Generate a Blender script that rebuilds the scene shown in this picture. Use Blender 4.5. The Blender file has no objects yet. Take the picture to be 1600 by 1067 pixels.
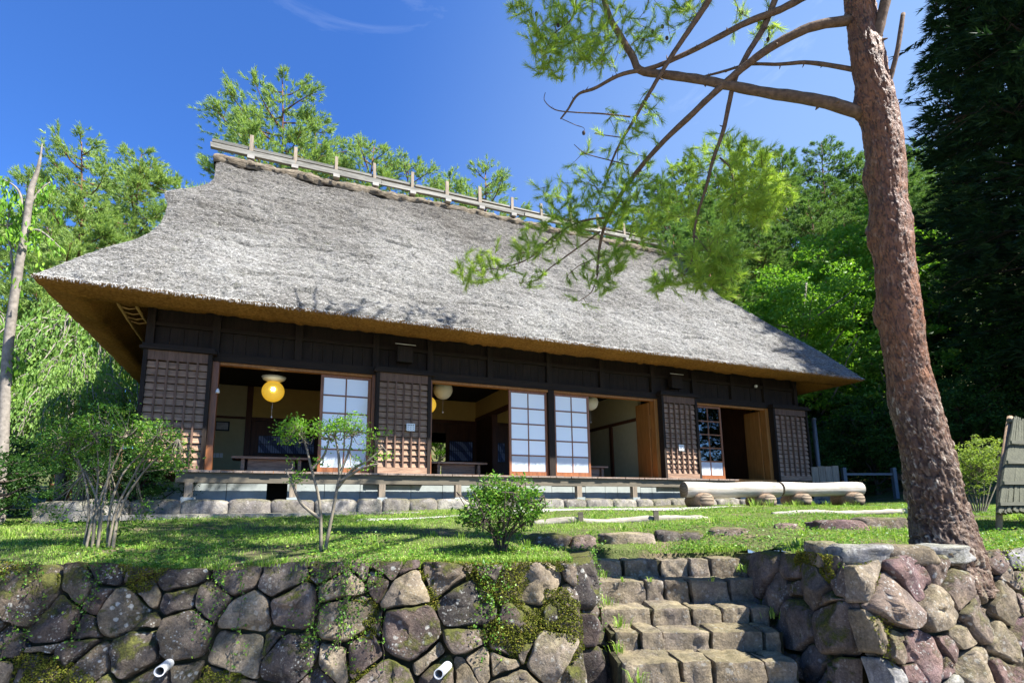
import bpy, math, random
import numpy as np
from mathutils import Vector, Matrix
sc = bpy.context.scene
COL = sc.collection
RAD = math.radians
rng = np.random.default_rng(7)
random.seed(7)

# ------------------------------------------------------------------ camera
EYE = 1.6
cam_d = bpy.data.cameras.new('camera')
cam = bpy.data.objects.new('camera', cam_d)
COL.objects.link(cam)
cam_d.sensor_width = 36.0
cam_d.lens = 36.0 * 849.9 / 1600.0
cam_d.shift_x = (800 - 778.5) / 1600.0
cam_d.shift_y = (652.0 - 533.5) / 1600.0
cam_d.clip_start = 0.05
cam_d.clip_end = 3000
cam.matrix_world = (Matrix.Translation((0, 0, EYE)) @ Matrix.Rotation(RAD(90 + 9.54), 4, 'X')
                    @ Matrix.Rotation(RAD(-0.49), 4, 'Z'))
sc.camera = cam

# ------------------------------------------------------------------ world, sun, exposure
SUN_EL, SUN_AZ = 51.5, 113.0          # azimuth clockwise from +Y
w = bpy.data.worlds.new('World')
sc.world = w
w.use_nodes = True
nt = w.node_tree
nt.nodes.clear()
out = nt.nodes.new('ShaderNodeOutputWorld')
bg = nt.nodes.new('ShaderNodeBackground')
sky = nt.nodes.new('ShaderNodeTexSky')
sky.sky_type = 'NISHITA'
sky.sun_disc = False
sky.sun_elevation = RAD(SUN_EL)
sky.sun_rotation = RAD(SUN_AZ)
sky.altitude = 600
sky.air_density = 1.0
sky.dust_density = 0.9
sky.ozone_density = 2.0
tc = nt.nodes.new('ShaderNodeTexCoord')
mp = nt.nodes.new('ShaderNodeMapping')
mp.inputs['Scale'].default_value = (1.2, 1.2, 3.4)
mp.inputs['Rotation'].default_value = (0.3, 0.5, 0.2)
nz = nt.nodes.new('ShaderNodeTexNoise')
nz.inputs['Scale'].default_value = 2.3
nz.inputs['Detail'].default_value = 9
nz.inputs['Roughness'].default_value = 0.62
nz.inputs['Distortion'].default_value = 0.8
cr = nt.nodes.new('ShaderNodeValToRGB')
cr.color_ramp.elements[0].position = 0.62
cr.color_ramp.elements[0].color = (0, 0, 0, 1)
cr.color_ramp.elements[1].position = 0.86
cr.color_ramp.elements[1].color = (0.22, 0.22, 0.22, 1)
mx = nt.nodes.new('ShaderNodeMix')
mx.data_type = 'RGBA'
mx.inputs[7].default_value = (7.5, 8.2, 9.2, 1)
tint = nt.nodes.new('ShaderNodeMix')
tint.data_type = 'RGBA'
tint.blend_type = 'MULTIPLY'
tint.inputs[0].default_value = 1.0
tint.inputs[7].default_value = (0.42, 0.78, 1.36, 1)
L = nt.links.new
L(tc.outputs['Generated'], mp.inputs[0]); L(mp.outputs[0], nz.inputs['Vector'])
L(nz.outputs['Fac'], cr.inputs[0]); L(cr.outputs[0], mx.inputs[0])
L(sky.outputs[0], tint.inputs[6]); dt = nt.nodes.new('ShaderNodeVectorMath'); dt.operation = 'DOT_PRODUCT'; dt.inputs[1].default_value = (.80, .58, .10)
gr = nt.nodes.new('ShaderNodeValToRGB'); gr.color_ramp.interpolation = 'EASE'
gr.color_ramp.elements[0].position = .30; gr.color_ramp.elements[0].color = (0, 0, 0, 1); gr.color_ramp.elements[1].position = 1.0; gr.color_ramp.elements[1].color = (.8, .8, .8, 1)
pale = nt.nodes.new('ShaderNodeMix'); pale.data_type = 'RGBA'; pale.inputs[7].default_value = (2.1, 3.2, 5.0, 1)
L(tc.outputs['Generated'], dt.inputs[0]); L(dt.outputs['Value'], gr.inputs[0]); L(gr.outputs[0], pale.inputs[0]); L(tint.outputs[2], pale.inputs[6]); L(pale.outputs[2], mx.inputs[6]); L(mx.outputs[2], bg.inputs[0])
bg.inputs[1].default_value = 0.063
L(bg.outputs[0], out.inputs[0])

sun_d = bpy.data.lights.new('sun', 'SUN')
sun_d.energy = 5.0
sun_d.angle = RAD(0.5)
sun_d.color = (1.0, 0.965, 0.91)
sun = bpy.data.objects.new('sun', sun_d)
COL.objects.link(sun)
sdir = Vector((math.sin(RAD(SUN_AZ)) * math.cos(RAD(SUN_EL)), math.cos(RAD(SUN_AZ)) * math.cos(RAD(SUN_EL)), math.sin(RAD(SUN_EL))))
sun.rotation_euler = sdir.to_track_quat('Z', 'Y').to_euler()
sun.location = sdir * 60

vs = sc.view_settings
vs.view_transform = 'Standard'
vs.look = 'None'
vs.exposure = 1.75
vs.gamma = 1.0
vs.use_curve_mapping = False
sc.cycles.max_bounces = 7
sc.cycles.diffuse_bounces = 4
sc.cycles.glossy_bounces = 3
sc.cycles.transmission_bounces = 4
sc.cycles.transparent_max_bounces = 8

# ------------------------------------------------------------------ helpers: noise
def _hash(ix, iy, iz, s=0):
    h = (ix.astype(np.int64) * 374761393 + iy.astype(np.int64) * 668265263 + iz.astype(np.int64) * 2147483647 + s * 974634777)
    h = (h ^ (h >> 13)) * 1274126177
    h = h ^ (h >> 16)
    return (h & 0xffffff).astype(np.float64) / 0xffffff

def vnoise(p, s=0):
    p = np.asarray(p, float)
    i = np.floor(p).astype(np.int64); f = p - i
    f = f * f * (3 - 2 * f)
    r = 0
    for dx in (0, 1):
        for dy in (0, 1):
            for dz in (0, 1):
                wgt = (f[..., 0] if dx else 1 - f[..., 0]) * (f[..., 1] if dy else 1 - f[..., 1]) * (f[..., 2] if dz else 1 - f[..., 2])
                r = r + wgt * _hash(i[..., 0] + dx, i[..., 1] + dy, i[..., 2] + dz, s)
    return r

def fbm(p, o=4, s=0, g=0.5):
    p = np.asarray(p, float); a = 1.0; t = 0; r = 0
    for k in range(o):
        r = r + a * vnoise(p * (2.03 ** k) + 17.3 * k, s + k); t += a; a *= g
    return r / t

def worley(p, s=0):
    """distance to first and second cell point, id of the first"""
    p = np.asarray(p, float); i = np.floor(p).astype(np.int64); f = p - i
    d1 = np.full(p.shape[:-1], 9.0); d2 = d1.copy(); idn = np.zeros(p.shape[:-1])
    for dx in (-1, 0, 1):
        for dy in (-1, 0, 1):
            for dz in (-1, 0, 1):
                a = i[..., 0] + dx; b = i[..., 1] + dy; c = i[..., 2] + dz
                ex = dx + _hash(a, b, c, s) - f[..., 0]; ey = dy + _hash(a, b, c, s + 1) - f[..., 1]; ez = dz + _hash(a, b, c, s + 2) - f[..., 2]
                d = np.sqrt(ex * ex + ey * ey + ez * ez)
                idv = _hash(a, b, c, s + 3)
                n = d < d1
                d2 = np.where(n, d1, np.minimum(d2, d)); idn = np.where(n, idv, idn); d1 = np.where(n, d, d1)
    return d1, d2, idn

# ------------------------------------------------------------------ helpers: meshes
def new_mesh(name, V, F, mat=None, smooth=False, matidx=None, uv=None):
    """V (n,3); F a list of (m,k) integer arrays"""
    V = np.ascontiguousarray(V, dtype=np.float32)
    if not isinstance(F, (list, tuple)): F = [F]
    F = [np.asarray(f, dtype=np.int32) for f in F if len(f)]
    me = bpy.data.meshes.new(name)
    me.vertices.add(len(V)); me.vertices.foreach_set('co', V.ravel())
    idx = np.concatenate([f.ravel() for f in F]); tot = np.concatenate([np.full(len(f), f.shape[1], np.int32) for f in F])
    start = np.concatenate([[0], np.cumsum(tot)[:-1]]).astype(np.int32)
    me.loops.add(len(idx)); me.loops.foreach_set('vertex_index', idx)
    me.polygons.add(len(tot)); me.polygons.foreach_set('loop_start', start); me.polygons.foreach_set('loop_total', tot)
    if smooth is not False:
        sm = np.full(len(tot), True) if smooth is True else np.asarray(smooth, bool)
        me.polygons.foreach_set('use_smooth', sm)
    else:
        me.polygons.foreach_set('use_smooth', np.zeros(len(tot), bool))
    ms = mat if isinstance(mat, (list, tuple)) else [mat]
    for m in ms:
        if m: me.materials.append(m)
    if matidx is not None: me.polygons.foreach_set('material_index', np.asarray(matidx, np.int32))
    me.update(calc_edges=True)
    return me

def link(name, me, parent=None, loc=None):
    o = bpy.data.objects.new(name, me); COL.objects.link(o)
    if parent is not None: o.parent = parent
    if loc is not None: o.location = loc
    return o

def tag(o, label=None, cat=None, group=None, kind=None):
    if label: o['label'] = label
    if cat: o['category'] = cat
    if group: o['group'] = group
    if kind: o['kind'] = kind
    return o

def empty(name, loc=(0, 0, 0), rz=0, label=None, cat=None, group=None):
    o = bpy.data.objects.new(name, None); COL.objects.link(o)
    o.location = loc; o.rotation_euler = (0, 0, rz); o.empty_display_size = .2
    return tag(o, label, cat, group)

BOXF = np.array([[0, 3, 2, 1], [4, 5, 6, 7], [0, 1, 5, 4], [1, 2, 6, 5], [2, 3, 7, 6], [3, 0, 4, 7]])

class MB:
    def __init__(s): s.V = []; s.Q = []; s.T = []; s.n = 0; s.sq = []; s.st = []; s.mq = []; s.mt = []
    def raw(s, V, Q=None, T=None, smooth=False, mi=0):
        V = np.asarray(V, float).reshape(-1, 3)
        if Q is not None and len(Q): s.Q.append(np.asarray(Q) + s.n); s.sq += [smooth] * len(Q); s.mq += [mi] * len(Q)
        if T is not None and len(T): s.T.append(np.asarray(T) + s.n); s.st += [smooth] * len(T); s.mt += [mi] * len(T)
        s.V.append(V); s.n += len(V)
    def box(s, x0, x1, y0, y1, z0, z1, M=None, mi=0):
        V = np.array([[x0, y0, z0], [x1, y0, z0], [x1, y1, z0], [x0, y1, z0], [x0, y0, z1], [x1, y0, z1], [x1, y1, z1], [x0, y1, z1]], float)
        if M is not None: V = (np.array(M)[:3, :3] @ V.T).T + np.array(M)[:3, 3]
        s.raw(V, BOXF, mi=mi)
    def tube(s, pts, rad, n=8, cap=True, smooth=True, mi=0, wob=0):
        pts = np.asarray(pts, float); m = len(pts)
        rad = np.broadcast_to(np.asarray(rad, float), (m,))
        t = np.gradient(pts, axis=0); t /= np.linalg.norm(t, axis=1)[:, None] + 1e-9
        up = np.array([0, 0, 1.]) if abs(t[0][2]) < .9 else np.array([1., 0, 0])
        a = np.cross(t[0], up); a /= np.linalg.norm(a); A = []
        for i in range(m):
            a = a - t[i] * (a @ t[i]); a /= np.linalg.norm(a) + 1e-9; A.append(a)
        A = np.array(A); B = np.cross(t, A)
        th = np.linspace(0, 2 * np.pi, n, endpoint=False)
        R = rad[:, None] * (1 + (wob * (rng.random((m, n)) - .5) if wob else 0))
        V = pts[:, None, :] + R[..., None] * (np.cos(th)[None, :, None] * A[:, None, :] + np.sin(th)[None, :, None] * B[:, None, :])
        i = np.arange(m - 1)[:, None] * n; j = np.arange(n)[None, :]; k = (j + 1) % n
        Q = np.stack([i + j, i + k, i + n + k, i + n + j], -1).reshape(-1, 4)
        V = V.reshape(-1, 3)
        if cap:
            c = len(V); V = np.vstack([V, pts[0], pts[-1]])
            jj = np.arange(n); kk = (jj + 1) % n
            T = np.vstack([np.stack([np.full(n, c), kk, jj], 1), np.stack([np.full(n, c + 1), (m - 1) * n + jj, (m - 1) * n + kk], 1)])
            s.raw(V, Q, T, smooth, mi)
        else: s.raw(V, Q, None, smooth, mi)
    def mesh(s, name, mat):
        V = np.vstack(s.V); F = []; sm = []; mi = []
        if s.Q: F.append(np.vstack(s.Q)); sm += s.sq; mi += s.mq
        if s.T: F.append(np.vstack(s.T)); sm += s.st; mi += s.mt
        return new_mesh(name, V, F, mat, smooth=np.array(sm), matidx=mi if isinstance(mat, (list, tuple)) else None)
    def build(s, name, mat, parent=None, loc=None): return link(name, s.mesh(name, mat), parent, loc)

def box(name, b, mat, parent=None, M=None, wear=0.0):
    m = MB(); m.box(*b, M=M); 
    if wear: m.V[0] = m.V[0] + (rng.random((8, 3)) - .5) * wear
    return m.build(name, mat, parent)

def curve(pts, n=24):
    pts = np.array(pts, float); t = np.linspace(0, len(pts) - 1, n); k = np.clip(t.astype(int), 0, len(pts) - 2); f = (t - k)[:, None]
    p0 = pts[np.maximum(k - 1, 0)]; p1 = pts[k]; p2 = pts[k + 1]; p3 = pts[np.minimum(k + 2, len(pts) - 1)]
    return .5 * (2 * p1 + (p2 - p0) * f + (2 * p0 - 5 * p1 + 4 * p2 - p3) * f ** 2 + (3 * p1 - p0 - 3 * p2 + p3) * f ** 3)
def at(px, py, D):
    """world point seen at photo pixel (px,py), D metres ahead of the viewer"""
    p_, r0_ = RAD(9.54), RAD(-.49); a = px - 778.5; c = py - 652.0
    u = (a * math.cos(r0_) + c * math.sin(r0_)) / 849.9; v_ = (-a * math.sin(r0_) + c * math.cos(r0_)) / 849.9
    y = math.cos(p_) + v_ * math.sin(p_); z = math.sin(p_) - v_ * math.cos(p_)
    return np.array([u * D / y, D, z * D / y + EYE])

def unit(v): return v / (np.linalg.norm(v, axis=-1, keepdims=True) + 1e-9)
def grid_faces(nu, nv):
    i = np.arange(nu - 1)[:, None] * nv; j = np.arange(nv - 1)[None, :]
    return np.stack([i + j, i + nv + j, i + nv + j + 1, i + j + 1], -1).reshape(-1, 4)

# ------------------------------------------------------------------ helpers: materials
class NB:
    def __init__(s, name):
        s.m = bpy.data.materials.new(name); s.m.use_nodes = True; s.t = s.m.node_tree; s.t.nodes.clear()
        s.out = s.t.nodes.new('ShaderNodeOutputMaterial')
    def n(s, typ, ins=None, **kw):
        nd = s.t.nodes.new('ShaderNode' + typ)
        for k, v in kw.items(): setattr(nd, k, v)
        for k, v in (ins or {}).items():
            if hasattr(v, 'default_value') or isinstance(v, bpy.types.NodeSocket): s.t.links.new(v, nd.inputs[k])
            else:
                if isinstance(v, tuple) and len(v) == 3 and nd.inputs[k].type == 'RGBA': v = (*v, 1)
                nd.inputs[k].default_value = v
        return nd
    def coord(s, kind='Object', scale=(1, 1, 1), rot=(0, 0, 0)):
        c = s.n('TexCoord'); m = s.n('Mapping', {'Vector': c.outputs[kind], 'Scale': scale, 'Rotation': rot}); return m.outputs[0]
    def noise(s, vec, scale=5, detail=4, rough=.55, dist=0, col=False):
        nd = s.n('TexNoise', {'Vector': vec, 'Scale': scale, 'Detail': detail, 'Roughness': rough, 'Distortion': dist})
        return nd.outputs['Color' if col else 'Fac']
    def ramp(s, fac, stops, interp='LINEAR'):
        nd = s.n('ValToRGB', {'Fac': fac}); r = nd.color_ramp; r.interpolation = interp
        while len(r.elements) < len(stops): r.elements.new(.5)
        for e, (p, c) in zip(r.elements, stops):
            e.position = p; e.color = (*c, 1) if isinstance(c, tuple) else (c, c, c, 1)
        return nd.outputs[0]
    def mix(s, fac, a, b, mode='MIX'):
        nd = s.n('Mix', data_type='RGBA', blend_type=mode)
        for k, v in ((0, fac), (6, a), (7, b)):
            if isinstance(v, bpy.types.NodeSocket): s.t.links.new(v, nd.inputs[k])
            else: nd.inputs[k].default_value = (*v, 1) if isinstance(v, tuple) else v
        return nd.outputs[2]
    def math(s, op, a, b=0.0, c=0.0):
        nd = s.n('Math', operation=op)
        for k, v in ((0, a), (1, b), (2, c)):
            if isinstance(v, bpy.types.NodeSocket): s.t.links.new(v, nd.inputs[k])
            else: nd.inputs[k].default_value = v
        return nd.outputs[0]
    def bump(s, h, strength=.5, dist=.01): return s.n('Bump', {'Height': h, 'Strength': strength, 'Distance': dist}).outputs[0]
    def bsdf(s, color, rough=.8, normal=None, spec=.3, **kw):
        ins = {'Base Color': color, 'Roughness': rough, 'Specular IOR Level': spec}; ins.update(kw)
        if normal is not None: ins['Normal'] = normal
        b = s.n('BsdfPrincipled', ins); s.t.links.new(b.outputs[0], s.out.inputs[0]); return b
    def rnd(s): return s.n('ObjectInfo').outputs['Random']
    def isl(s): return s.n('NewGeometry').outputs['Random Per Island']

def m_wood(name, c0, c1, axis='X', rough=.75, scale=1.0, bump=.35, spec=.25):
    b = NB(name); sc_ = {'X': (1.2, 14, 14), 'Y': (14, 1.2, 14), 'Z': (14, 14, 1.2)}[axis]
    v = b.coord('Object', tuple(k * scale for k in sc_))
    o = b.n('VectorMath', {0: v}, operation='ADD'); r = b.n('ObjectInfo').outputs['Random']
    cmb = b.n('CombineXYZ', {0: b.math('MULTIPLY', r, 37.0), 1: b.math('MULTIPLY', r, 91.0), 2: r}); b.t.links.new(cmb.outputs[0], o.inputs[1])
    n1 = b.noise(o.outputs[0], 1.6, 6, .6, .8); n2 = b.noise(o.outputs[0], 7, 3, .7)
    f = b.math('ADD', b.math('MULTIPLY', n1, .65), b.math('MULTIPLY', n2, .35))
    col = b.ramp(f, [(.3, c0), (.68, c1)])
    col = b.mix(.35, col, b.ramp(r, [(0, .65), (1, 1.0)]), 'MULTIPLY')
    b.bsdf(col, rough, b.bump(f, bump, .006), spec); return b.m

def m_leaf(name, c0, c1, c2=None, trans=.38, rough=.55, spec=.25):
    b = NB(name); r = b.isl()
    stops = [(0, c0), (1, c1)] if c2 is None else [(0, c0), (.8, c1), (1, c2)]
    col = b.ramp(r, stops)
    v = b.coord('Object'); big = b.noise(v, .9, 2, .5)
    col = b.mix(.5, col, b.ramp(big, [(.3, (.62, .72, .6)), (.7, (1.25, 1.15, .95))]), 'MULTIPLY')
    p = b.n('BsdfPrincipled', {'Base Color': col, 'Roughness': rough, 'Specular IOR Level': spec})
    tcol = b.mix(.6, col, (1.25, 1.3, .5), 'MULTIPLY')
    t = b.n('BsdfTranslucent', {'Color': tcol})
    mx = b.n('MixShader', {0: trans}); b.t.links.new(p.outputs[0], mx.inputs[1]); b.t.links.new(t.outputs[0], mx.inputs[2])
    b.t.links.new(mx.outputs[0], b.out.inputs[0]); return b.m

def m_plain(name, c, rough=.8, var=.15, scale=6, bump=.2, spec=.3, **kw):
    b = NB(name); v = b.coord('Object'); n = b.noise(v, scale, 6, .6)
    lo = tuple(k * (1 - var) for k in c); hi = tuple(min(1, k * (1 + var)) for k in c)
    b.bsdf(b.ramp(n, [(.3, lo), (.7, hi)]), rough, b.bump(n, bump, .01), spec, **kw); return b.m

def m_stone(name, cols, lichen=.5, moss=.4, speck=.04, bump=.8, tone=1.0):
    b = NB(name); v = b.coord('Object'); r = b.rnd(); g = b.n('NewGeometry'); gp = g.outputs['Position']
    base = b.ramp(r, [(i / (len(cols) - 1) if len(cols) > 1 else 0, tuple(k * tone for k in c)) for i, c in enumerate(cols)])
    n1 = b.noise(gp, 7, 9, .68, .4); n2 = b.noise(gp, 55, 6, .75); n3 = b.noise(gp, 2.2, 4, .6)
    base = b.mix(.9, base, b.ramp(n1, [(.32, .42), (.5, .95), (.68, 1.5)]), 'MULTIPLY')
    base = b.mix(.75, base, b.ramp(n2, [(.32, .45), (.68, 1.45)]), 'MULTIPLY')
    base = b.mix(.45, base, b.ramp(b.noise(gp, 4.4, 6, .65), [(.38, (.55, .50, .58)), (.62, (1.25, 1.15, .90))]), 'MULTIPLY')
    vv = b.n('VectorMath', {0: gp, 1: b.n('VectorMath', {0: b.noise(gp, 24, 4, .6, col=True), 1: (.035, .035, .035)}, operation='MULTIPLY').outputs[0]}, operation='ADD').outputs[0]
    vo = b.n('TexVoronoi', {'Vector': vv, 'Scale': 17.0, 'Randomness': 1.0})
    lm = b.math('MULTIPLY', b.ramp(vo.outputs['Distance'], [(.20, 1.0), (.30, 0.0)]), b.ramp(b.noise(gp, 3.1, 4, .6), [(.50, 0.0), (.56, 1.0)]))
    vo2 = b.n('TexVoronoi', {'Vector': vv, 'Scale': 46.0, 'Randomness': 1.0})
    lm2 = b.math('MULTIPLY', b.ramp(vo2.outputs['Distance'], [(.22, 1.0), (.34, 0.0)]), b.ramp(b.noise(gp, 6.3, 4, .7), [(.50, 0.0), (.58, 1.0)]))
    base = b.mix(b.math('MULTIPLY', b.math('MAXIMUM', lm, lm2), lichen * .8), base, (.46, .46, .41))
    l2 = b.ramp(b.noise(gp, 19, 9, .78), [(.56, 0.0), (.66, 1.0)])
    base = b.mix(b.math('MULTIPLY', l2, lichen * .6), base, (.27, .26, .21))
    sp = b.n('SeparateXYZ', {0: g.outputs['Normal']})
    mm = b.math('ADD', b.math('MULTIPLY', sp.outputs[2], .16), b.math('ADD', b.math('MULTIPLY', n3, .55), b.math('MULTIPLY', b.noise(gp, 14, 7, .75), .45)))
    mm = b.ramp(mm, [(.57, 0.0), (.64, 1.0)])
    mc = b.ramp(b.noise(gp, 60, 5, .75), [(.3, (.022, .026, .006)), (.55, (.075, .078, .014)), (.75, (.15, .135, .03))])
    col = b.mix(b.math('MULTIPLY', mm, moss), base, mc)
    h = b.math('ADD', b.math('ADD', b.math('MULTIPLY', n1, .8), b.math('MULTIPLY', n2, .35)), b.math('MULTIPLY', mm, .35))
    b.bsdf(col, .85, b.bump(h, bump, .030), .25); return b.m

M = {}
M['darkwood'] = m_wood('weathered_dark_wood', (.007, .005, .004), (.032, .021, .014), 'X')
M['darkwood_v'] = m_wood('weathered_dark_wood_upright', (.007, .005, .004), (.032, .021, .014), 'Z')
M['board'] = m_wood('brown_board', (.10, .058, .036), (.50, .32, .21), 'X', bump=.8)
M['bar'] = m_wood('brown_bar', (.06, .036, .026), (.22, .13, .09), 'Z', bump=.5)
M['redwood'] = m_wood('reddish_door_wood', (.13, .045, .015), (.34, .13, .04), 'Z', rough=.45, spec=.5)
M['orangewood'] = m_wood('pale_jamb_wood', (.22, .085, .018), (.42, .18, .045), 'Z', rough=.5)
M['greywood'] = m_wood('silvered_wood', (.16, .15, .13), (.48, .45, .40), 'X', bump=.7)
M['greywood_v'] = m_wood('silvered_wood_upright', (.11, .085, .06), (.36, .29, .21), 'Z', bump=.7)
M['deck'] = m_wood('deck_wood', (.12, .09, .07), (.34, .26, .21), 'Y', bump=.6)
M['beam'] = m_wood('old_beam_wood', (.07, .06, .045), (.2, .17, .12), 'X', bump=.5)
M['intwood'] = m_wood('interior_brown_wood', (.04, .014, .007), (.12, .045, .018), 'Z', rough=.5)
M['ochre'] = m_plain('ochre_plaster', (.52, .36, .11), .95, .06, 9, .1)
M['cream'] = m_plain('cream_plaster', (.42, .38, .22), .95, .06, 9, .1)
M['ceiling'] = m_plain('dark_ceiling', (.02, .016, .012), .9)  # one even near-black brown
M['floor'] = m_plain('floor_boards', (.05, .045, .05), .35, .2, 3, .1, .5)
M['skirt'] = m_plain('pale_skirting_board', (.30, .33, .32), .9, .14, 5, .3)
M['dark'] = m_plain('void_shade_black', (.015, .012, .01), 1.0)  # near-black, the shade of hollow places put into the colour
M['soil'] = m_plain('dark_soil', (.040, .036, .016), 1.0, .5, 14, 1.0)
M['white'] = m_plain('white_paper', (.78, .78, .76), .8, .03)
M['black'] = m_plain('black_paint', (.012, .012, .014), .4)
M['metal'] = m_plain('grey_painted_metal', (.10, .11, .12), .5, .1, 6, .1, .5)
M['pipe'] = m_plain('white_plastic_pipe', (.55, .56, .55), .4, .05, 6, .05, .5)
M['clearglass'] = None

b = NB('frosted_door_glass'); v = b.coord('Object')
pb = b.n('BsdfPrincipled', {'Base Color': (.92, .92, .90), 'Roughness': .06, 'Specular IOR Level': .6, 'IOR': 1.5})
b.t.links.new(pb.outputs[0], b.out.inputs[0]); M['shoji'] = b.m
b = NB('frosted_lower_pane'); b.bsdf((.46, .52, .56), .3, None, .6); M['frost'] = b.m
b = NB('clear_window_glass')
g1 = b.n('BsdfGlossy', {'Color': (1, 1, 1), 'Roughness': .01}); t1 = b.n('BsdfTransparent', {'Color': (.55, .6, .6)})
fr = b.n('Fresnel', {'IOR': 1.7}); mxs = b.n('MixShader', {0: b.math('ADD', fr.outputs[0], .08)})
b.t.links.new(t1.outputs[0], mxs.inputs[1]); b.t.links.new(g1.outputs[0], mxs.inputs[2]); b.t.links.new(mxs.outputs[0], b.out.inputs[0]); M['glass'] = b.m

# thatch
def m_thatch():
    b = NB('grey_weathered_thatch')
    v = b.coord('Object', (15, 44, 44)); v1 = b.coord('Object')
    n1 = b.noise(v, 1.0, 7, .72, 1.2)
    n2 = b.noise(b.coord('Object', (48, 90, 90)), 1.0, 4, .75, .6)
    h = b.math('ADD', b.math('MULTIPLY', n1, .6), b.math('MULTIPLY', n2, .4))
    col = b.ramp(h, [(.36, (.016, .015, .014)), (.485, (.17, .167, .152)), (.61, (.49, .482, .46))])
    big = b.noise(v1, .45, 5, .6)
    col = b.mix(.75, col, b.ramp(big, [(.34, (.48, .455, .43)), (.6, (1.05, 1.05, 1.04))]), 'MULTIPLY')
    sp = b.n('SeparateXYZ', {0: v1}); up = b.ramp(b.math('MULTIPLY', sp.outputs[2], .1), [(.45, 0.0), (.85, 1.0)])
    col = b.mix(b.math('MULTIPLY', up, .85), col, (.45, .41, .37), 'MULTIPLY')
    mid = b.noise(b.coord('Object', (1.2, 5, 5)), 1.3, 6, .7, .5); col = b.mix(.6, col, b.ramp(mid, [(.36, .55), (.56, 1.08)]), 'MULTIPLY')
    mo = b.math('MULTIPLY', b.ramp(b.noise(v1, 3.5, 6, .7), [(.60, 0.0), (.72, 1.0)]), .35)
    col = b.mix(mo, col, (.10, .11, .045))
    b.bsdf(col, .95, b.bump(h, 1.0, .05), .1); return b.m
M['thatch'] = m_thatch()
b = NB('golden_cut_thatch'); v = b.coord('Object', (16, 16, 60)); n = b.noise(v, 1.5, 6, .7); big = b.noise(b.coord('Object'), 1.2, 4, .6)
col = b.mix(.6, b.ramp(n, [(.3, (.12, .055, .010)), (.7, (.36, .185, .045))]), b.ramp(big, [(.3, .6), (.7, 1.15)]), 'MULTIPLY')
b.bsdf(col, .95, b.bump(n, .9, .03), .1); M['cut'] = b.m
b = NB('straw_ends'); b.bsdf(b.ramp(b.isl(), [(0, (.10, .085, .07)), (.5, (.34, .325, .295)), (1, (.54, .52, .475))]), .95, None, .1); M['straw'] = b.m
b = NB('ridge_bark'); v = b.coord('Object', (3, 14, 14)); n = b.noise(v, 1.5, 6, .7)
b.bsdf(b.ramp(n, [(.35, (.03, .022, .016)), (.7, (.30, .25, .18))]), .95, b.bump(n, 1, .04), .1); M['ridgebark'] = b.m

# ------------------------------------------------------------------ terrain
def smooth(t): t = np.clip(t, 0, 1); return t * t * (3 - 2 * t)
GY = np.array([-5, 3.5, 4.2, 5, 6, 7, 8, 9, 10, 12, 16, 20, 26, 34, 50, 80, 120])
GZ = np.array([-.46, -.45, -.42, -.345, -.265, -.185, -.12, -.06, -.02, .03, .1, .3, 1.6, 6.0, 15, 30, 46])
def gz(x, y):
    x = np.asarray(x, float); y = np.asarray(y, float)
    z = np.interp(y, GY, GZ)
    z = z + .05 * (vnoise(np.stack([x * .7, y * .9, x * 0], -1), 3) - .5) * smooth((y - 4.2) / 1)
    z = z - .12 * smooth((6.3 - y) / .9) * smooth((x + .1) / .8) * smooth((3.2 - x) / 1.0) * smooth((y - 4.9) / .3)
    z = z + smooth((x - 9) / 8) * np.clip((x - 9) * .28, 0, 9) * smooth((y - 7) / 8)
    z = z - smooth((-x - 7) / 10) * smooth((y - 9) / 10) * np.clip(z - .1, 0, 99) * .7
    return z + EYE
def gzf(x, y): return float(gz(np.array([x]), np.array([y]))[0])

def wall_front(x):
    return np.where(x < .58, 4.4 + (x - .57) * .085, np.where(x < 2.42, 5.42, 3.97 + (x - 2.47) * .27))
def terrain():
    ts = np.concatenate([[0, .04, .1, .2], np.arange(.35, 12, .16), np.linspace(12.3, 140, 60)]); VV = []; FF = []; n0 = 0
    for xs in (np.concatenate([np.linspace(-90, -12, 30), np.arange(-11, .5, .12), [.50, .582]]), np.linspace(.55, 2.47, 16), np.concatenate([[2.4179, 2.5], np.arange(2.6, 14, .12), np.linspace(14.3, 100, 40)])):
        X, T = np.meshgrid(xs, ts, indexing='ij'); fr = wall_front(np.clip(xs, -12, 12)); mid = float(xs.mean())
        if abs(mid) < 2.2: fr[:] = 5.42
        elif mid < 0: fr = 4.4 + (np.clip(xs, -12, 12) - .57) * .085
        else: fr = 3.97 + (np.clip(xs, -12, 12) - 2.47) * .27
        Y = fr[:, None] + .1 + T; blend = smooth((T - 1) / 3); Y = Y * (1 - blend) + (4.3 + T) * blend
        Z = gz(X, Y) - .30 * (T <= 0.001) + .018 * (vnoise(np.stack([X * 6, Y * 6, 0 * X], -1), 8) - .5)
        VV.append(np.stack([X, Y, Z], -1).reshape(-1, 3)); FF.append(grid_faces(*X.shape) + n0); n0 += X.size
    return new_mesh('lawn', np.vstack(VV), np.vstack(FF), M['lawn'], smooth=True)
b = NB('lawn_ground'); v = b.coord('Object'); n = b.noise(v, 2.2, 7, .65); n2 = b.noise(v, 30, 4, .7)
col = b.ramp(n, [(.36, (.17, .13, .085)), (.47, (.085, .095, .035)), (.7, (.10, .135, .035))])
col = b.mix(.6, col, b.ramp(n2, [(.3, .4), (.7, 1.4)]), 'MULTIPLY')
b.bsdf(col, 1.0, b.bump(n2, .9, .03), .1); M['lawn'] = b.m
tag(link('lawn', terrain()), kind='structure')
lg = MB(); lg.raw([[-90, -60, 0], [100, -60, 0], [100, 6.5, 0], [-90, 6.5, 0]], [[0, 1, 2, 3]])
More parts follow.
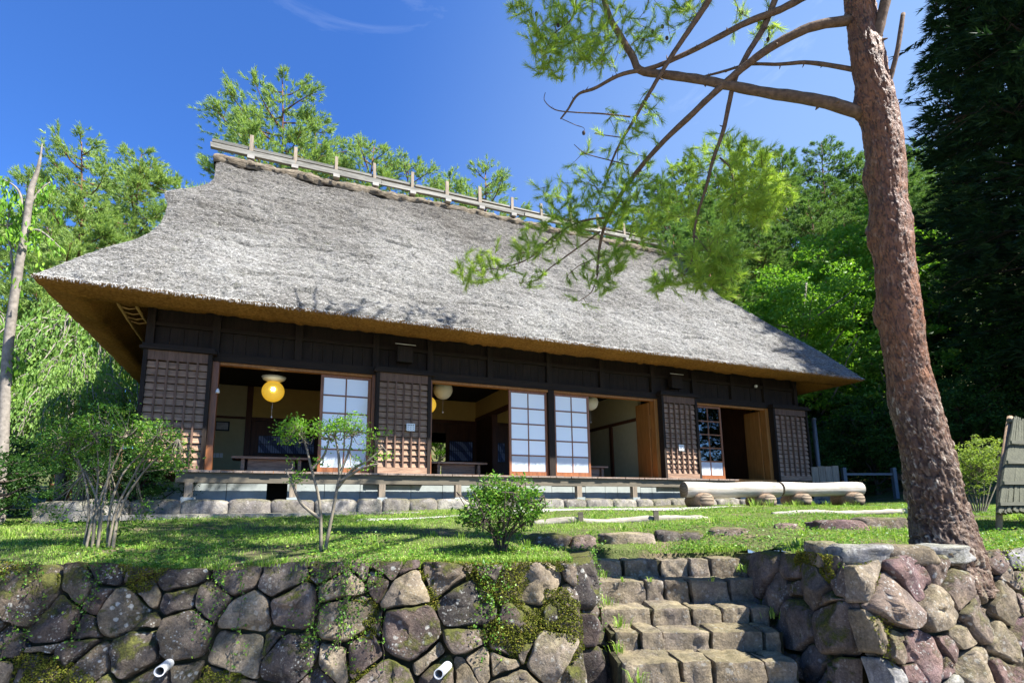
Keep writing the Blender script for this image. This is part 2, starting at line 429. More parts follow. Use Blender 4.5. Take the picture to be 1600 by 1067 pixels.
b = NB('gravel_ground'); v = b.coord('Object'); n = b.noise(v, 6, 8, .7); b.bsdf(b.ramp(n, [(.3, (.14, .12, .09)), (.7, (.32, .29, .24))]), 1, b.bump(n, .6, .02), .1); M['gravel'] = b.m
tag(lg.build('lower_ground', M['gravel']), kind='structure')

# ------------------------------------------------------------------ the farmhouse (its own axes: X along the facade, Y into the house)
HZ = EYE - .05
HROT = RAD(90 - 67.147)
HO = np.array([-3.228, 9.684, HZ])
house = empty('thatched_farmhouse', tuple(HO), HROT, 'long old wooden farmhouse with steep grey thatched roof and open sliding doors', 'farmhouse')
dX = np.array([math.cos(HROT), math.sin(HROT), 0]); dY = np.array([-math.sin(HROT), math.cos(HROT), 0])
def HW(x, y, z=0): return HO + dX * x + dY * y + np.array([0, 0, z])

TAN = math.tan(RAD(48)); YE = -1.25; ZE = 3.27; YC = 3.85
ZL = np.array([3.27, 3.49, 3.87, 4.25, 4.48, 4.75, 5.07, 5.45, 5.81, 6.02, 6.20, 6.33, 6.50, 6.70, 6.99, 7.3, 7.67, 8.0, 8.53])
XLv = np.array([-3.95, -3.80, -3.55, -3.25, -3.03, -2.88, -2.80, -2.80, -2.84, -2.93, -2.98, -2.95, -2.75, -2.55, -2.34, -2.27, -2.30, -2.34, -2.36])
ZR = np.array([3.27, 3.94, 4.63, 5.07, 5.7, 6.0, 6.3, 7.28, 8.53])
XRv = np.array([13.27, 12.94, 12.34, 11.95, 11.5, 11.25, 11.15, 11.35, 11.62])
ZTOP = 8.5
def XL(z): return np.interp(z, ZL, XLv)
def XR(z): return np.interp(z, ZR, XRv)
def YF(z): return YE + (z - ZE) / TAN - .10 * np.sin(np.clip((z - ZE) / 5.2, 0, 1) * np.pi)

def thatch_disp(P):
    q = P * np.array([5.0, 9, 9]); 
    a = fbm(q, 3, 5); c = fbm(P * np.array([1.1, 1.6, 1.6]), 3, 31)
    d = (a - .5) * .10 + (c - .5) * .20 + (fbm(P * np.array([16, 28, 28]), 2, 8) - .5) * .05
    # faint sagging course lines
    lvl = P[..., 2] * 1.1 + (fbm(P * np.array([.5, 0, 0]), 2, 77) - .5) * 1.2
    fr = lvl - np.floor(lvl); brk = fbm(P * np.array([1.3, .2, .6]), 3, 55)
    d = d - .075 * np.exp(-((fr - .5) / .035) ** 2) * smooth((brk - .5) * 9)
    return d

def roof_mesh():
    m = MB()
    # front slope
    nu, nv = 500, 195
    zz = ZE + (ZTOP - ZE) * (np.linspace(0, 1, nv))
    U, Z = np.meshgrid(np.linspace(0, 1, nu), zz, indexing='ij')
    X = XL(Z) + (XR(Z) - XL(Z)) * U; Y = YF(Z); P = np.stack([X, Y, Z], -1)
    edge = np.minimum(X - XL(Z), XR(Z) - X)
    d = thatch_disp(P) * smooth(edge / .12) + .0
    d = d - .03 * np.exp(-edge / .10) 
    low = (Z - ZE); d = d * smooth(low / .06 + .25)
    nrm = np.array([0, -math.sin(RAD(48)), math.cos(RAD(48))])
    P = P + d[..., None] * nrm
    # ragged bottom edge
    rag = (fbm(np.stack([X * 9, X * 0, X * 0], -1), 3, 61) - .5) * .07
    P[..., 2] += rag * np.exp(-low / .08)
    front = P
    m.raw(P.reshape(-1, 3), grid_faces(nu, nv)[:, ::-1], smooth=True)
    # back slope
    nu2, nv2 = 90, 40
    U, Z = np.meshgrid(np.linspace(0, 1, nu2), ZE + (ZTOP - ZE) * np.linspace(0, 1, nv2), indexing='ij')
    X = XL(Z) + (XR(Z) - XL(Z)) * U; Y = 2 * YC - YF(Z)
    m.raw(np.stack([X, Y, Z], -1).reshape(-1, 3), grid_faces(nu2, nv2), smooth=True)
    # hip and gable ends
    for side in (0, 1):
        S, Z = np.meshgrid(np.linspace(0, 1, 60), ZE + (ZTOP - ZE) * np.linspace(0, 1, 70), indexing='ij')
        y0 = YF(Z); y1 = 2 * YC - y0; Y = y0 + (y1 - y0) * S
        ed = np.minimum(Y - y0, y1 - Y)
        rec = .9 * smooth((Z - 4.9) / .9) * smooth((ed - .25) / .25) * smooth((8.4 - Z) / .3)
        X = XL(Z) + rec + .05 if side == 0 else XR(Z) - rec - .05; Y = Y + .05 * (1 - 2 * S)
        X = X + (fbm(np.stack([X * 3, Y * 5, Z * 8], -1), 3, 9) - .5) * .06 * smooth(ed / .2) * (1 if side else -1)
        f = grid_faces(60, 70)
        m.raw(np.stack([X, Y, Z], -1).reshape(-1, 3), f if side == 0 else f[:, ::-1], smooth=True)
    # flat crown
    m.raw([[XL(ZTOP), YF(ZTOP), ZTOP], [XR(ZTOP), YF(ZTOP), ZTOP], [XR(ZTOP), 2 * YC - YF(ZTOP), ZTOP], [XL(ZTOP), 2 * YC - YF(ZTOP), ZTOP]], [[0, 1, 2, 3]])
    return m, front

rm, front = roof_mesh()
roof = rm.build('roof', M['thatch'], house)
# cut edge of the eave and the thatch underside: rings from the outer edge inwards
def eave_under():
    m = MB()
    x0, x1, y0, y1 = XL(ZE), XR(ZE), YE, 2 * YC - YE
    NS = 420
    def ring(ins, z, amp=0, seed=0, n=NS):
        a, b_, c, d_ = x0 + ins, x1 - ins, y0 + ins, y1 - ins
        t = np.linspace(0, 1, n, endpoint=False)
        fr = np.stack([a + (b_ - a) * t, np.full(n, c), np.full(n, z)], 1)
        k = n // 3; t2 = np.linspace(0, 1, k, endpoint=False)
        ri = np.stack([np.full(k, b_), c + (d_ - c) * t2, np.full(k, z)], 1)
        ba = np.stack([b_ + (a - b_) * t2, np.full(k, d_), np.full(k, z)], 1)
        le = np.stack([np.full(k, a), d_ + (c - d_) * t2, np.full(k, z)], 1)
        R = np.vstack([fr, ri, ba, le])
        if amp: R[:, 2] += (fbm(R * np.array([9, 9, 0]), 3, seed) - .5) * amp
        return R
    fr_edge = ring(0, ZE)
    fr_edge[:, 2] += (fbm(np.stack([fr_edge[:, 0] * 9, fr_edge[:, 0] * 0, fr_edge[:, 0] * 0], -1), 3, 61) - .5) * .07 * (np.abs(fr_edge[:, 1] - y0) < .01)
    Rs = [fr_edge, ring(.03, ZE - .045, .05, 2), ring(.16, ZE - .075, .035, 3), ring(.34, ZE - .10, .04, 4), ring(.50, ZE - .115, .07, 5), ring(.54, ZE - .05, .05, 6), ring(.80, ZE + .12, .04, 7), ring(1.5, ZE + .75, .05, 8), ring(2.4, ZE + 1.5, 0)]
    n = len(Rs[0]); V = np.vstack(Rs)
    i = np.arange(len(Rs) - 1)[:, None] * n; j = np.arange(n)[None, :]; k = (j + 1) % n
    m.raw(V, np.stack([i + j, i + n + j, i + n + k, i + k], -1).reshape(-1, 4), smooth=True)
    return m
eave_under().build('eave_underside', M['cut'], roof)
# loose straw ends lying on the slope, too many to count
def straw(n=90000):
    i = rng.integers(0, front.shape[0] - 1, n); j = rng.integers(0, front.shape[1] - 1, n)
    P = front[i, j] + rng.random((n, 1)) * (front[i + 1, j + 1] - front[i, j])
    nrm = np.array([0, -.743, .669]); down = np.array([0, -.669, -.743])
    dr = down + np.stack([rng.normal(0, .6, n), np.zeros(n), np.zeros(n)], 1) + nrm * rng.uniform(.0, .35, (n, 1))
    dr /= np.linalg.norm(dr, axis=1)[:, None]
    Lh = rng.uniform(.03, .085, n)[:, None]; sd = np.cross(dr, nrm); sd /= np.linalg.norm(sd, axis=1)[:, None]
    w_ = rng.uniform(.0025, .006, n)[:, None]
    A = P + nrm * .004; V = np.stack([A - sd * w_, A + sd * w_, A + dr * Lh + sd * w_ + nrm * .008], 1).reshape(-1, 3)
    # fringe of straw along the lower edge
    m_ = 9000; x = rng.uniform(-3.93, 13.2, m_); z = ZE + rng.uniform(-.02, .03, m_)
    P = np.stack([x, np.full(m_, YE - .005) + rng.uniform(0, .05, m_), z], 1)
    dr = np.stack([rng.normal(0, .3, m_), rng.uniform(-.6, -.2, m_), rng.uniform(-1, -.3, m_)], 1); dr /= np.linalg.norm(dr, axis=1)[:, None]
    L2 = rng.uniform(.02, .06, m_)[:, None]; sd = np.array([1., 0, 0]) * rng.uniform(.003, .006, (m_, 1))
    V2 = np.stack([P - sd, P + sd, P + dr * L2], 1).reshape(-1, 3)
    V = np.vstack([V, V2]); return new_mesh('straw', V, np.arange(len(V)).reshape(-1, 3), M['straw'])
tag(link('straw', straw(), roof), kind='stuff')

# ridge: bundled bark, rails, battens, upright posts, seedlings
m = MB(); 
for s_ in (1,):
    n = 220; xs = np.linspace(-2.42, 11.66, n); prof = [(YF(8.30) - .05, 8.22), (YF(8.3) - .13, 8.33), (YF(8.4) - .10, 8.47), (YF(8.5) + .05, 8.60), (YC, 8.66), (2 * YC - YF(8.5), 8.6), (2 * YC - YF(8.3), 8.25)]
    V = np.array([[[x, a, b_] for a, b_ in prof] for x in xs]); q = fbm(V * np.array([5, 6, 6]), 3, 12) - .5
    V[..., 2] += q * .16; V[..., 1] += (fbm(V * 7, 2, 18) - .5) * .12
    m.raw(V.reshape(-1, 3), grid_faces(n, len(prof))[:, ::-1], smooth=True)
    m.raw(V[0], None, [[0, 2, 1], [0, 3, 2], [0, 4, 3], [0, 5, 4], [0, 6, 5]])
m.build('ridge_bundle', M['ridgebark'], roof)
M['railwood'] = m_wood('dull_grey_rail', (.08, .076, .062), (.31, .295, .25), 'X', bump=.9)
def rail_piece(x0, x1, y, z, h, t):
    mm = MB(); mm.box(x0, x1, y - t / 2, y + t / 2, z, z + h)
    mm.V[0] = mm.V[0] + (rng.random((8, 3)) - .5) * .03
    return mm.build('ridge_rail', M['railwood'], roof)
for a_, b_ in ((-2.52, -.62), (-.60, 1.55), (1.57, 3.6), (3.62, 5.8), (5.82, 8.1), (8.12, 10.3), (10.32, 11.35)):
    rail_piece(a_, b_, 3.36, 8.655, .115, .09)
for a_, b_ in ((-2.52, 2.5), (2.52, 7.1), (7.12, 11.2)): rail_piece(a_, b_, 3.50, 8.915, .06, .08)
for a_, b_ in ((-1.35, 3.2), (3.22, 7.9), (7.92, 11.0)): rail_piece(a_, b_, 4.15, 9.20, .09, .10)
for k in range(12):
    x = -1.63 + 1.012 * k
    mm = MB(); ht = 9.30 + random.uniform(-.06, .12); lean = random.uniform(-.03, .03); w2 = .042 + random.uniform(-.005, .006)
    mm.box(x - w2, x + w2, 3.405, 3.455, 8.45, ht); v8 = mm.V[0]; v8[4:, 0] += lean; v8[4:, 1] += .04
    mm.build('ridge_post', M['greywood_v'], roof)
    mm = MB(); mm.box(x - .08, x + .08, 3.27, 3.45, 8.56, 8.65); mm.build('ridge_cleat', M['greywood'], roof)

# ---- walls of the main frame
def part(name, b, mat, parent=house, wear=0.0): return box(name, b, mat, parent, wear=wear)
WL, WR = -2.72, 12.2
PZ = 2.57     # lintel underside
# gable side walls, rear wall with an opening
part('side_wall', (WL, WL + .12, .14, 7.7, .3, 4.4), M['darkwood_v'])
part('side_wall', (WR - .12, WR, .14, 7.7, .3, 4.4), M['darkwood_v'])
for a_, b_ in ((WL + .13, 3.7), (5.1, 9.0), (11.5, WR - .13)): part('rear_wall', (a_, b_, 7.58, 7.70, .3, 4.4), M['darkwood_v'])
part('rear_wall', (3.7, 5.1, 7.58, 7.70, 2.3, 4.4), M['darkwood_v'])
part('rear_wall', (9.0, 11.5, 7.58, 7.70, 2.5, 4.4), M['darkwood_v'])
# upper wall: boards between posts
ups = [WL, -1.75, -.42, .97, 2.04, 3.32, 4.70, 6.05, 7.47, 8.70, 9.95, 11.08, WR]
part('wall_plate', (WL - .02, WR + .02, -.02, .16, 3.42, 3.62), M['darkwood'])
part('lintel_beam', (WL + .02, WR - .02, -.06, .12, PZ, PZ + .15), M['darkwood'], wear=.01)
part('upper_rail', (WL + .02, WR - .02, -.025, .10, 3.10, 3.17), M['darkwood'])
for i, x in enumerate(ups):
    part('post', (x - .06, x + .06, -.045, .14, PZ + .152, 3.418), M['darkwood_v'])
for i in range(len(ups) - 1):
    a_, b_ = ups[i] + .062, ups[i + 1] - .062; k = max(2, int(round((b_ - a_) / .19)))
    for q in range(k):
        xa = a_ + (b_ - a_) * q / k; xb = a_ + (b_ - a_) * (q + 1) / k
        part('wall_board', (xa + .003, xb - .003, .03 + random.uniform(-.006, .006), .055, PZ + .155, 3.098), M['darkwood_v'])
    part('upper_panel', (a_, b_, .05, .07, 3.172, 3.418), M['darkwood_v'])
part('soffit_shade_sheet', (WL, WR, .15, .2, 3.62, 4.6), M['dark'])  # dark sheet painting the shaded void between wall top and thatch
# lower front posts between openings
for x, w2, mt in ((-1.72, .05, 'redwood'), (.955, .04, 'redwood'), (2.05, .035, 'redwood'), (4.735, .07, 'darkwood_v'), (7.52, .05, 'orangewood'), (8.66, .04, 'redwood'), (11.08, .06, 'orangewood')):
    part('door_post', (x - w2, x + w2, -.03, .14, .72, PZ - .002), M[mt])
part('door_head', (-1.66, .91, -.02, .1, PZ - .05, PZ - .003), M['orangewood'])
part('door_head', (2.09, 4.66, -.02, .1, PZ - .05, PZ - .003), M['orangewood'])
part('door_head', (4.81, 7.46, -.02, .1, PZ - .05, PZ - .003), M['orangewood'])
part('door_head', (8.71, 11.01, -.02, .1, PZ - .05, PZ - .003), M['orangewood'])
part('orange_jamb', (7.42, 7.467, .145, .62, .72, PZ - .06), M['orangewood'])
part('orange_jamb', (10.97, 11.017, .145, .62, .72, PZ - .06), M['orangewood'])
part('sill', (-1.75, 11.13, -.10, .14, .655, .718), M['orangewood'])
part('floor', (WL + .13, WR - .13, .142, 7.57, .60, .70), M['floor'])
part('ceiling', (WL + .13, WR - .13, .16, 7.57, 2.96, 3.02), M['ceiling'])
# bamboo poles lashed under the left eave
M['bamboo'] = m_plain('tied_bamboo', (.40, .25, .09), .7, .3, 18, .4)
for p0_, p1_ in (((-3.10, -.78, 3.26), (-3.08, 1.3, 3.18)), ((-2.86, -.78, 3.27), (-2.86, .40, 3.25))):
    mm = MB(); mm.tube(curve([p0_, tuple((np.array(p0_) + p1_) / 2 + [0, 0, -.02]), p1_], 14), .020, 7, wob=.5); mm.build('bamboo_rafter', M['bamboo'], house)
for y_ in (-.62, -.36, -.10, .16, .38):
    mm = MB(); mm.tube([[-3.13, y_, 3.25], [-2.98, y_ + .05, 3.23], [-2.84, y_ + .02, 3.26]], .011, 6, wob=.5); mm.build('lashing', M['bamboo'], house)
# ---- storage boxes for the shutters with lattice fronts
def shutter(x0, x1, zb, zt, ncol, side_left=True):
    s = MB(); s.box(x0 + .03, x1 - .03, -.10, .02, zb + .02, zt - .12)
    root = s.build('shutter_box', M['darkwood_v'], house)
    p = lambda nm, b_, mt, wr=0.0: box(nm, b_, M[mt], root, wear=wr)
    p('side_stile', (x0, x0 + .06, -.19, .025, zb, zt - .10), 'darkwood_v'); p('side_stile', (x1 - .06, x1, -.19, .025, zb, zt - .10), 'darkwood_v')
    p('cap_board', (x0 - .05, x1 + .06, -.24, -.06, zt - .098, zt - .05), 'darkwood'); p('cap_moulding', (x0 - .02, x1 + .03, -.215, -.06, zt - .048, zt), 'darkwood')
    p('head_rail', (x0 + .062, x1 - .062, -.175, -.102, zt - .26, zt - .10), 'bar'); p('foot_rail', (x0 + .062, x1 - .062, -.185, -.102, zb, zb + .12), 'board')
    a_, b_ = x0 + .062, x1 - .062; z0, z1 = zb + .125, zt - .265; nr = 14
    for r in range(nr):
        za = z0 + (z1 - z0) * r / nr; zc = z0 + (z1 - z0) * (r + 1) / nr
        mm = MB(); t_ = random.uniform(-.003, .003)
        V = [[a_, -.155 + t_, za], [b_, -.155 + t_, za], [b_, -.104, za], [a_, -.104, za], [a_, -.122 + t_, zc - .012], [b_, -.122 + t_, zc - .012], [b_, -.104, zc - .012], [a_, -.104, zc - .012]]
        mm.raw(V, BOXF); mm.build('board', M['board'], root)
    for c in range(1, ncol):
        x = a_ + (b_ - a_) * c / ncol
        p('lattice_bar', (x - .014, x + .014, -.188, -.156, z0 - .002, z1 + .002), 'bar', .003)
    return root
shutter(-2.76, -1.77, .66, 2.74, 6)
sh2 = shutter(.97, 2.02, .70, 2.70, 6)
sh3 = shutter(7.56, 8.62, .70, 2.74, 6)
shutter(11.13, 12.38, .70, 2.66, 6)

# ---- glazed sliding doors
def door(x0, x1, y, ncol, nrow, zt=2.515, zb=.722, clear_rows=0, frost=True):
    root = None
    s = MB(); f = .052
    s.box(x0, x0 + f, y, y + .035, zb, zt); s.box(x1 - f, x1, y, y + .035, zb, zt)
    s.box(x0 + f, x1 - f, y + .001, y + .034, zb, zb + .09); s.box(x0 + f, x1 - f, y + .001, y + .034, zt - .05, zt)
    root = s.build('sliding_door', M['redwood'], house)
    xa, xb, za, zc = x0 + f, x1 - f, zb + .09, zt - .05
    for c in range(1, ncol):
        x = xa + (xb - xa) * c / ncol; box('muntin', (x - .0115, x + .0115, y + .004, y + .030, za, zc), M['redwood'], root)
    for r in range(1, nrow):
        z = za + (zc - za) * r / nrow
        for c in range(ncol):
            u0 = xa + (xb - xa) * c / ncol + (.0115 if c else 0); u1 = xa + (xb - xa) * (c + 1) / ncol - (.0115 if c < ncol - 1 else 0)
            box('muntin', (u0, u1, y + .005, y + .029, z - .014, z + .014), M['redwood'], root)
    for r in range(nrow):
        for c in range(ncol):
            u0 = xa + (xb - xa) * c / ncol; u1 = xa + (xb - xa) * (c + 1) / ncol; v0 = za + (zc - za) * r / nrow; v1 = za + (zc - za) * (r + 1) / nrow
            low = r < nrow - clear_rows if clear_rows else False
            mt = M['frost'] if (clear_rows and low) or (frost and r == 0) else (M['glass'] if clear_rows else M['shoji'])
            mm = MB(); mm.box(u0 + .002, u1 - .002, y + .014, y + .020, v0 + .002, v1 - .002)
            tl = random.uniform(-.0012, .0012); mm.V[0][[4, 5, 6, 7], 1] += tl
            mm.build('pane', mt, root)
    return root
door(.0, .905, .03, 2, 5)
door(3.76, 4.655, .03, 2, 5)
door(4.815, 5.71, .03, 2, 5)
door(8.705, 9.56, .03, 2, 5, clear_rows=4)

# ---- deck: beam, planks, short posts on foot stones, skirting boards
deck = MB(); deck.box(-2.12, 9.4, -.42, -.34, .50, .655); deck = deck.build('deck', M['beam'], house)
x = -2.16; 
while x < 9.45:
    wd = random.uniform(.13, .2); box('plank', (x, x + wd - .008, -.47 + random.uniform(-.012, .012), -.195, .660, .690 + random.uniform(0, .006)), M['deck'], deck); x += wd
for x in (-1.93, -.4, 1.08, 2.5, 3.85, 5.12, 6.5, 7.86, 9.2):
    box('deck_post', (x - .055, x + .055, -.44, -.33, .27, .499), M['greywood_v'], deck)
    mm = MB(); mm.box(x - .09, x + .09, -.48, -.29, .17, .268); mm.V[0] = mm.V[0] + (rng.random((8, 3)) - .5) * .02; mm.build('foot_block', M['skirt'], deck)
x = -2.66; gap = {(-.62, -.40), (6.28, 6.60), (9.6, 9.9)}
while x < 12.0:
    wd = random.choice((.62, .32, .62, .5)); x1 = min(x + wd, 12.05)
    if not any(x < g1_ and x1 > g0 for g0, g1_ in gap) or True:
        skip = any(g0 - .05 < (x + x1) / 2 < g1_ + .05 for g0, g1_ in gap)
        if not skip: box('skirting_board', (x + .004, x1 - .006, -.02, .02, .16, .51 + random.uniform(-.01, .01)), M['skirt'], house)
    x = x1
part('ground_beam', (WL, WR, -.015, .12, .53, .652), M['intwood'])
part('crawl_shade_sheet', (WL + .1, WR - .1, .3, .35, .1, .6), M['dark'])  # dark sheet painting the shade seen between the skirting boards

# ---- interior partitions
P_ = lambda nm, b_, mt: part(nm, b_, M[mt])
BY = 3.64
P_('inner_wall', (-2.58, -1.36, BY, BY + .08, .70, 2.95), 'cream')
P_('inner_post', (-1.355, -1.23, BY - .04, BY + .10, .70, 2.95), 'intwood')
P_('inner_wall', (-1.225, .95, BY, BY + .08, 2.22, 2.95), 'ochre')
P_('inner_door', (-1.225, .95, BY, BY + .05, .70, 2.13), 'intwood')
P_('inner_rail', (-2.58, -1.36, BY - .035, BY - .002, 2.16, 2.21), 'intwood')
P_('inner_rail', (-1.225, .95, BY - .03, BY + .06, 2.135, 2.215), 'intwood')
P_('partition', (.955, 1.03, .16, BY, .70, 2.95), 'ochre')
P_('partition', (-2.59, -2.50, .16, BY, .70, 2.95), 'cream')
P_('inner_wall', (1.035, 7.45, BY, BY + .08, 2.42, 2.95), 'ochre')
P_('inner_rail', (1.035, 7.45, BY - .03, BY + .09, 2.32, 2.415), 'intwood')
P_('inner_door', (1.035, 2.95, BY, BY + .05, .70, 2.315), 'intwood')
P_('inner_door', (3.52, 7.45, BY, BY + .05, .70, 2.315), 'intwood')
P_('inner_door', (2.955, 3.515, BY, BY + .05, 2.06, 2.315), 'intwood')
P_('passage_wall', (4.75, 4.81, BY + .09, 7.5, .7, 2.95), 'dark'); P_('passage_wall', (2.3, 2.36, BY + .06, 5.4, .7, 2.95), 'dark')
P_('partition', (4.36, 4.44, .3, BY, 2.50, 2.95), 'ochre')
P_('inner_rail', (4.345, 4.455, .3, BY, 2.40, 2.498), 'intwood')
P_('inner_post', (4.33, 4.47, 2.35, 2.47, .70, 2.398), 'intwood')
P_('inner_door', (4.38, 4.42, 2.475, BY, .70, 2.398), 'intwood')
P_('inner_door', (4.38, 4.42, .3, 1.1, .70, 2.398), 'intwood')
P_('partition', (7.52, 7.60, .63, BY, .70, 2.95), 'cream')
P_('inner_rail', (7.49, 7.515, .63, BY, 2.16, 2.24), 'intwood')
P_('inner_post', (7.48, 7.53, 1.75, 1.87, .70, 2.15), 'intwood')
P_('inner_wall', (7.62, 9.2, BY, BY + .08, .70, 2.95), 'cream')
P_('inner_wall', (9.2, 11.1, BY, BY + .08, 2.50, 2.95), 'ochre')
P_('inner_rail', (9.2, 11.1, BY - .03, BY + .09, 2.40, 2.495), 'intwood')
P_('inner_post', (11.1, 11.28, BY - .05, BY + .1, .70, 2.95), 'intwood')
P_('partition', (11.22, 11.30, .63, BY - .06, .70, 2.95), 'intwood')
P_('inner_wall', (9.2, 11.1, BY, BY + .06, .70, 1.02), 'intwood')
# lattice paper door standing at the back of the last room
lat = MB(); lat.box(10.32, 11.06, BY - .06, BY - .04, 1.05, 2.36); lat = lat.build('paper_lattice_door', M['white'], house)
for k in range(5): box('lattice_strip', (10.30 + k * .187, 10.32 + k * .187, BY - .075, BY - .0605, 1.03, 2.38), M['intwood'], lat)
for k in range(8): box('lattice_strip', (10.30, 11.07, BY - .09, BY - .0755, 1.03 + k * .19, 1.045 + k * .19), M['intwood'], lat)
# patterned low screens in the dark back wall (pale cloth behind upright slats)
b = NB('indigo_screen_cloth'); v = b.coord('Object'); wv = b.n('TexWave', {'Vector': v, 'Scale': 1.9, 'Distortion': 3.0, 'Detail': 1.0}, bands_direction='DIAGONAL')
b.bsdf(b.ramp(wv.outputs['Fac'], [(.45, (.30, .34, .48)), (.55, (.10, .12, .22))], 'EASE'), .8); M['screen'] = b.m
for x0, x1, z0, z1 in ((-1.05, .18, 1.38, 1.78), (3.60, 4.25, 1.32, 1.84), (4.62, 5.2, 1.32, 1.84)):
    s = MB(); s.box(x0, x1, BY - .05, BY - .03, z0, z1); s = s.build('window_screen', M['screen'], house)
    k = int((x1 - x0) / .05)
    for q in range(k + 1): box('slat', (x0 + (x1 - x0) * q / k - .005, x0 + (x1 - x0) * q / k + .005, BY - .066, BY - .051, z0 - .01, z1 + .01), M['black'], s)
    for zz_ in (z0, (z0 + z1) / 2, z1): box('slat', (x0, x1, BY - .078, BY - .067, zz_ - .006, zz_ + .006), M['black'], s)

# ---- row of rounded footing stones under the veranda
def boulder(rx, ry, rz, seed, nu=18, nv=12, sq=.55, rough=.12):
    th = np.linspace(0, 2 * np.pi, nu, endpoint=False); ph = np.linspace(-np.pi / 2, np.pi / 2, nv)
    T, P = np.meshgrid(th, ph, indexing='ij')
    sg = lambda a: np.sign(a) * np.abs(a) ** sq
    V = np.stack([sg(np.cos(P)) * sg(np.cos(T)), sg(np.cos(P)) * sg(np.sin(T)), sg(np.sin(P))], -1)
    V = V * (1 + (fbm(V * 1.3 + seed * 7.7, 3, seed) - .5)[..., None] * rough * 2.2 + (fbm(V * 4 + seed, 2, seed + 5) - .5)[..., None] * rough * .6)
    V = V * np.array([rx, ry, rz])
    i = np.arange(nu)[:, None] * nv; j = np.arange(nv - 1)[None, :]; i2 = ((np.arange(nu) + 1) % nu)[:, None] * nv
    F = np.stack([i + j, i2 + j, i2 + j + 1, i + j + 1], -1).reshape(-1, 4)
    return V.reshape(-1, 3), F
M['footstone'] = m_stone('footing_stone', [(.24, .225, .19), (.17, .155, .135), (.29, .275, .24)], .3, .45, .012, .8)
foot = MB(); foot.box(-3.2, 12.1, -.33, -.05, -.1, .19); foot = foot.build('stone_footing', M['soil'], house)
x = -3.25; k = 0
while x < 12.2:
    wd = random.uniform(.42, .74); V, F = boulder(wd / 2 * 1.02, .16, .155 + random.uniform(-.01, .012), 100 + k, sq=.42)
    mm = MB(); mm.raw(V + np.array([x + wd / 2, -.40, .085]), F, smooth=True); mm.build('stone', M['footstone'], foot); x += wd - .01; k += 1
box('kerb_slab', (-3.2, 6.2, -1.02, -.62, -.07, .012), M['footstone'], foot, wear=.02)

# ---- things at the house
def thing_mesh(mb, name, mat, label, cat, group=None, loc=None, rz=None):
    o = mb.build(name, mat); 
    if loc is not None: o.location = loc
    if rz is not None: o.rotation_euler.z = rz
    return tag(o, label, cat, group)
def notice(x, y, z, wd, hh, label, lines=3):
    o = empty('notice', tuple(HW(x, y, z)), HROT, label, 'notice')
    box('paper', (-wd / 2, wd / 2, -.004, .004, -hh / 2, hh / 2), M['white'], o)
    for q in range(lines):
        zz_ = hh / 2 - .03 - q * hh / (lines + .8); n_ = 4 if q == 0 else 3
        for c in range(n_):
            u = -wd * .32 + wd * .64 * c / (n_ - 1); hs = .009 if q == 0 else .004
            box('print_mark', (u - .009, u + .009, -.0055, -.0042, zz_ - hs, zz_ + hs), M['black'], o)
    return o
notice(1.63, -.195, 1.58, .16, .14, 'small white paper notice on the shaded shutter beside the second doorway')
notice(8.05, -.195, 1.42, .15, .14, 'white paper notice pinned to the shutter behind the first log bench', 2)
notice(10.95, 3.5, 1.72, .34, .11, 'narrow white sign on dark wood inside the last open room', 1)
o = empty('picture_frame', tuple(HW(-1.83, 3.61, 1.97)), HROT, 'small black framed picture on the cream wall inside the first room', 'picture')
box('frame', (-.15, .15, -.02, .0, -.11, .11), M['black'], o); box('picture', (-.12, .12, -.024, -.0205, -.08, .08), m_plain('faded_print', (.36, .36, .38), .4, .4, 12), o)
o = empty('wall_switch_panel', tuple(HW(-1.88, 3.62, 1.30)), HROT, 'white three-part switch panel low on the cream wall inside the first room', 'switch panel')
for q in range(3): box('switch', (-.11 + q * .075, -.045 + q * .075, -.012, .01, -.05, .05), M['white'], o)
o = empty('hanging_bell', tuple(HW(-1.66, -.10, 2.06)), HROT, 'tiny white bell hanging beside the first doorway post', 'bell')
mb_ = MB(); mb_.tube([[0, 0, -.05], [0, 0, -.02], [0, 0, .02], [0, 0, .03]], [.035, .032, .018, .004], 10); mb_.build('bell_body', M['white'], o)
mb_ = MB(); mb_.tube([[0, 0, .03], [0, .0, .10]], .0025, 5); mb_.build('cord', M['black'], o)
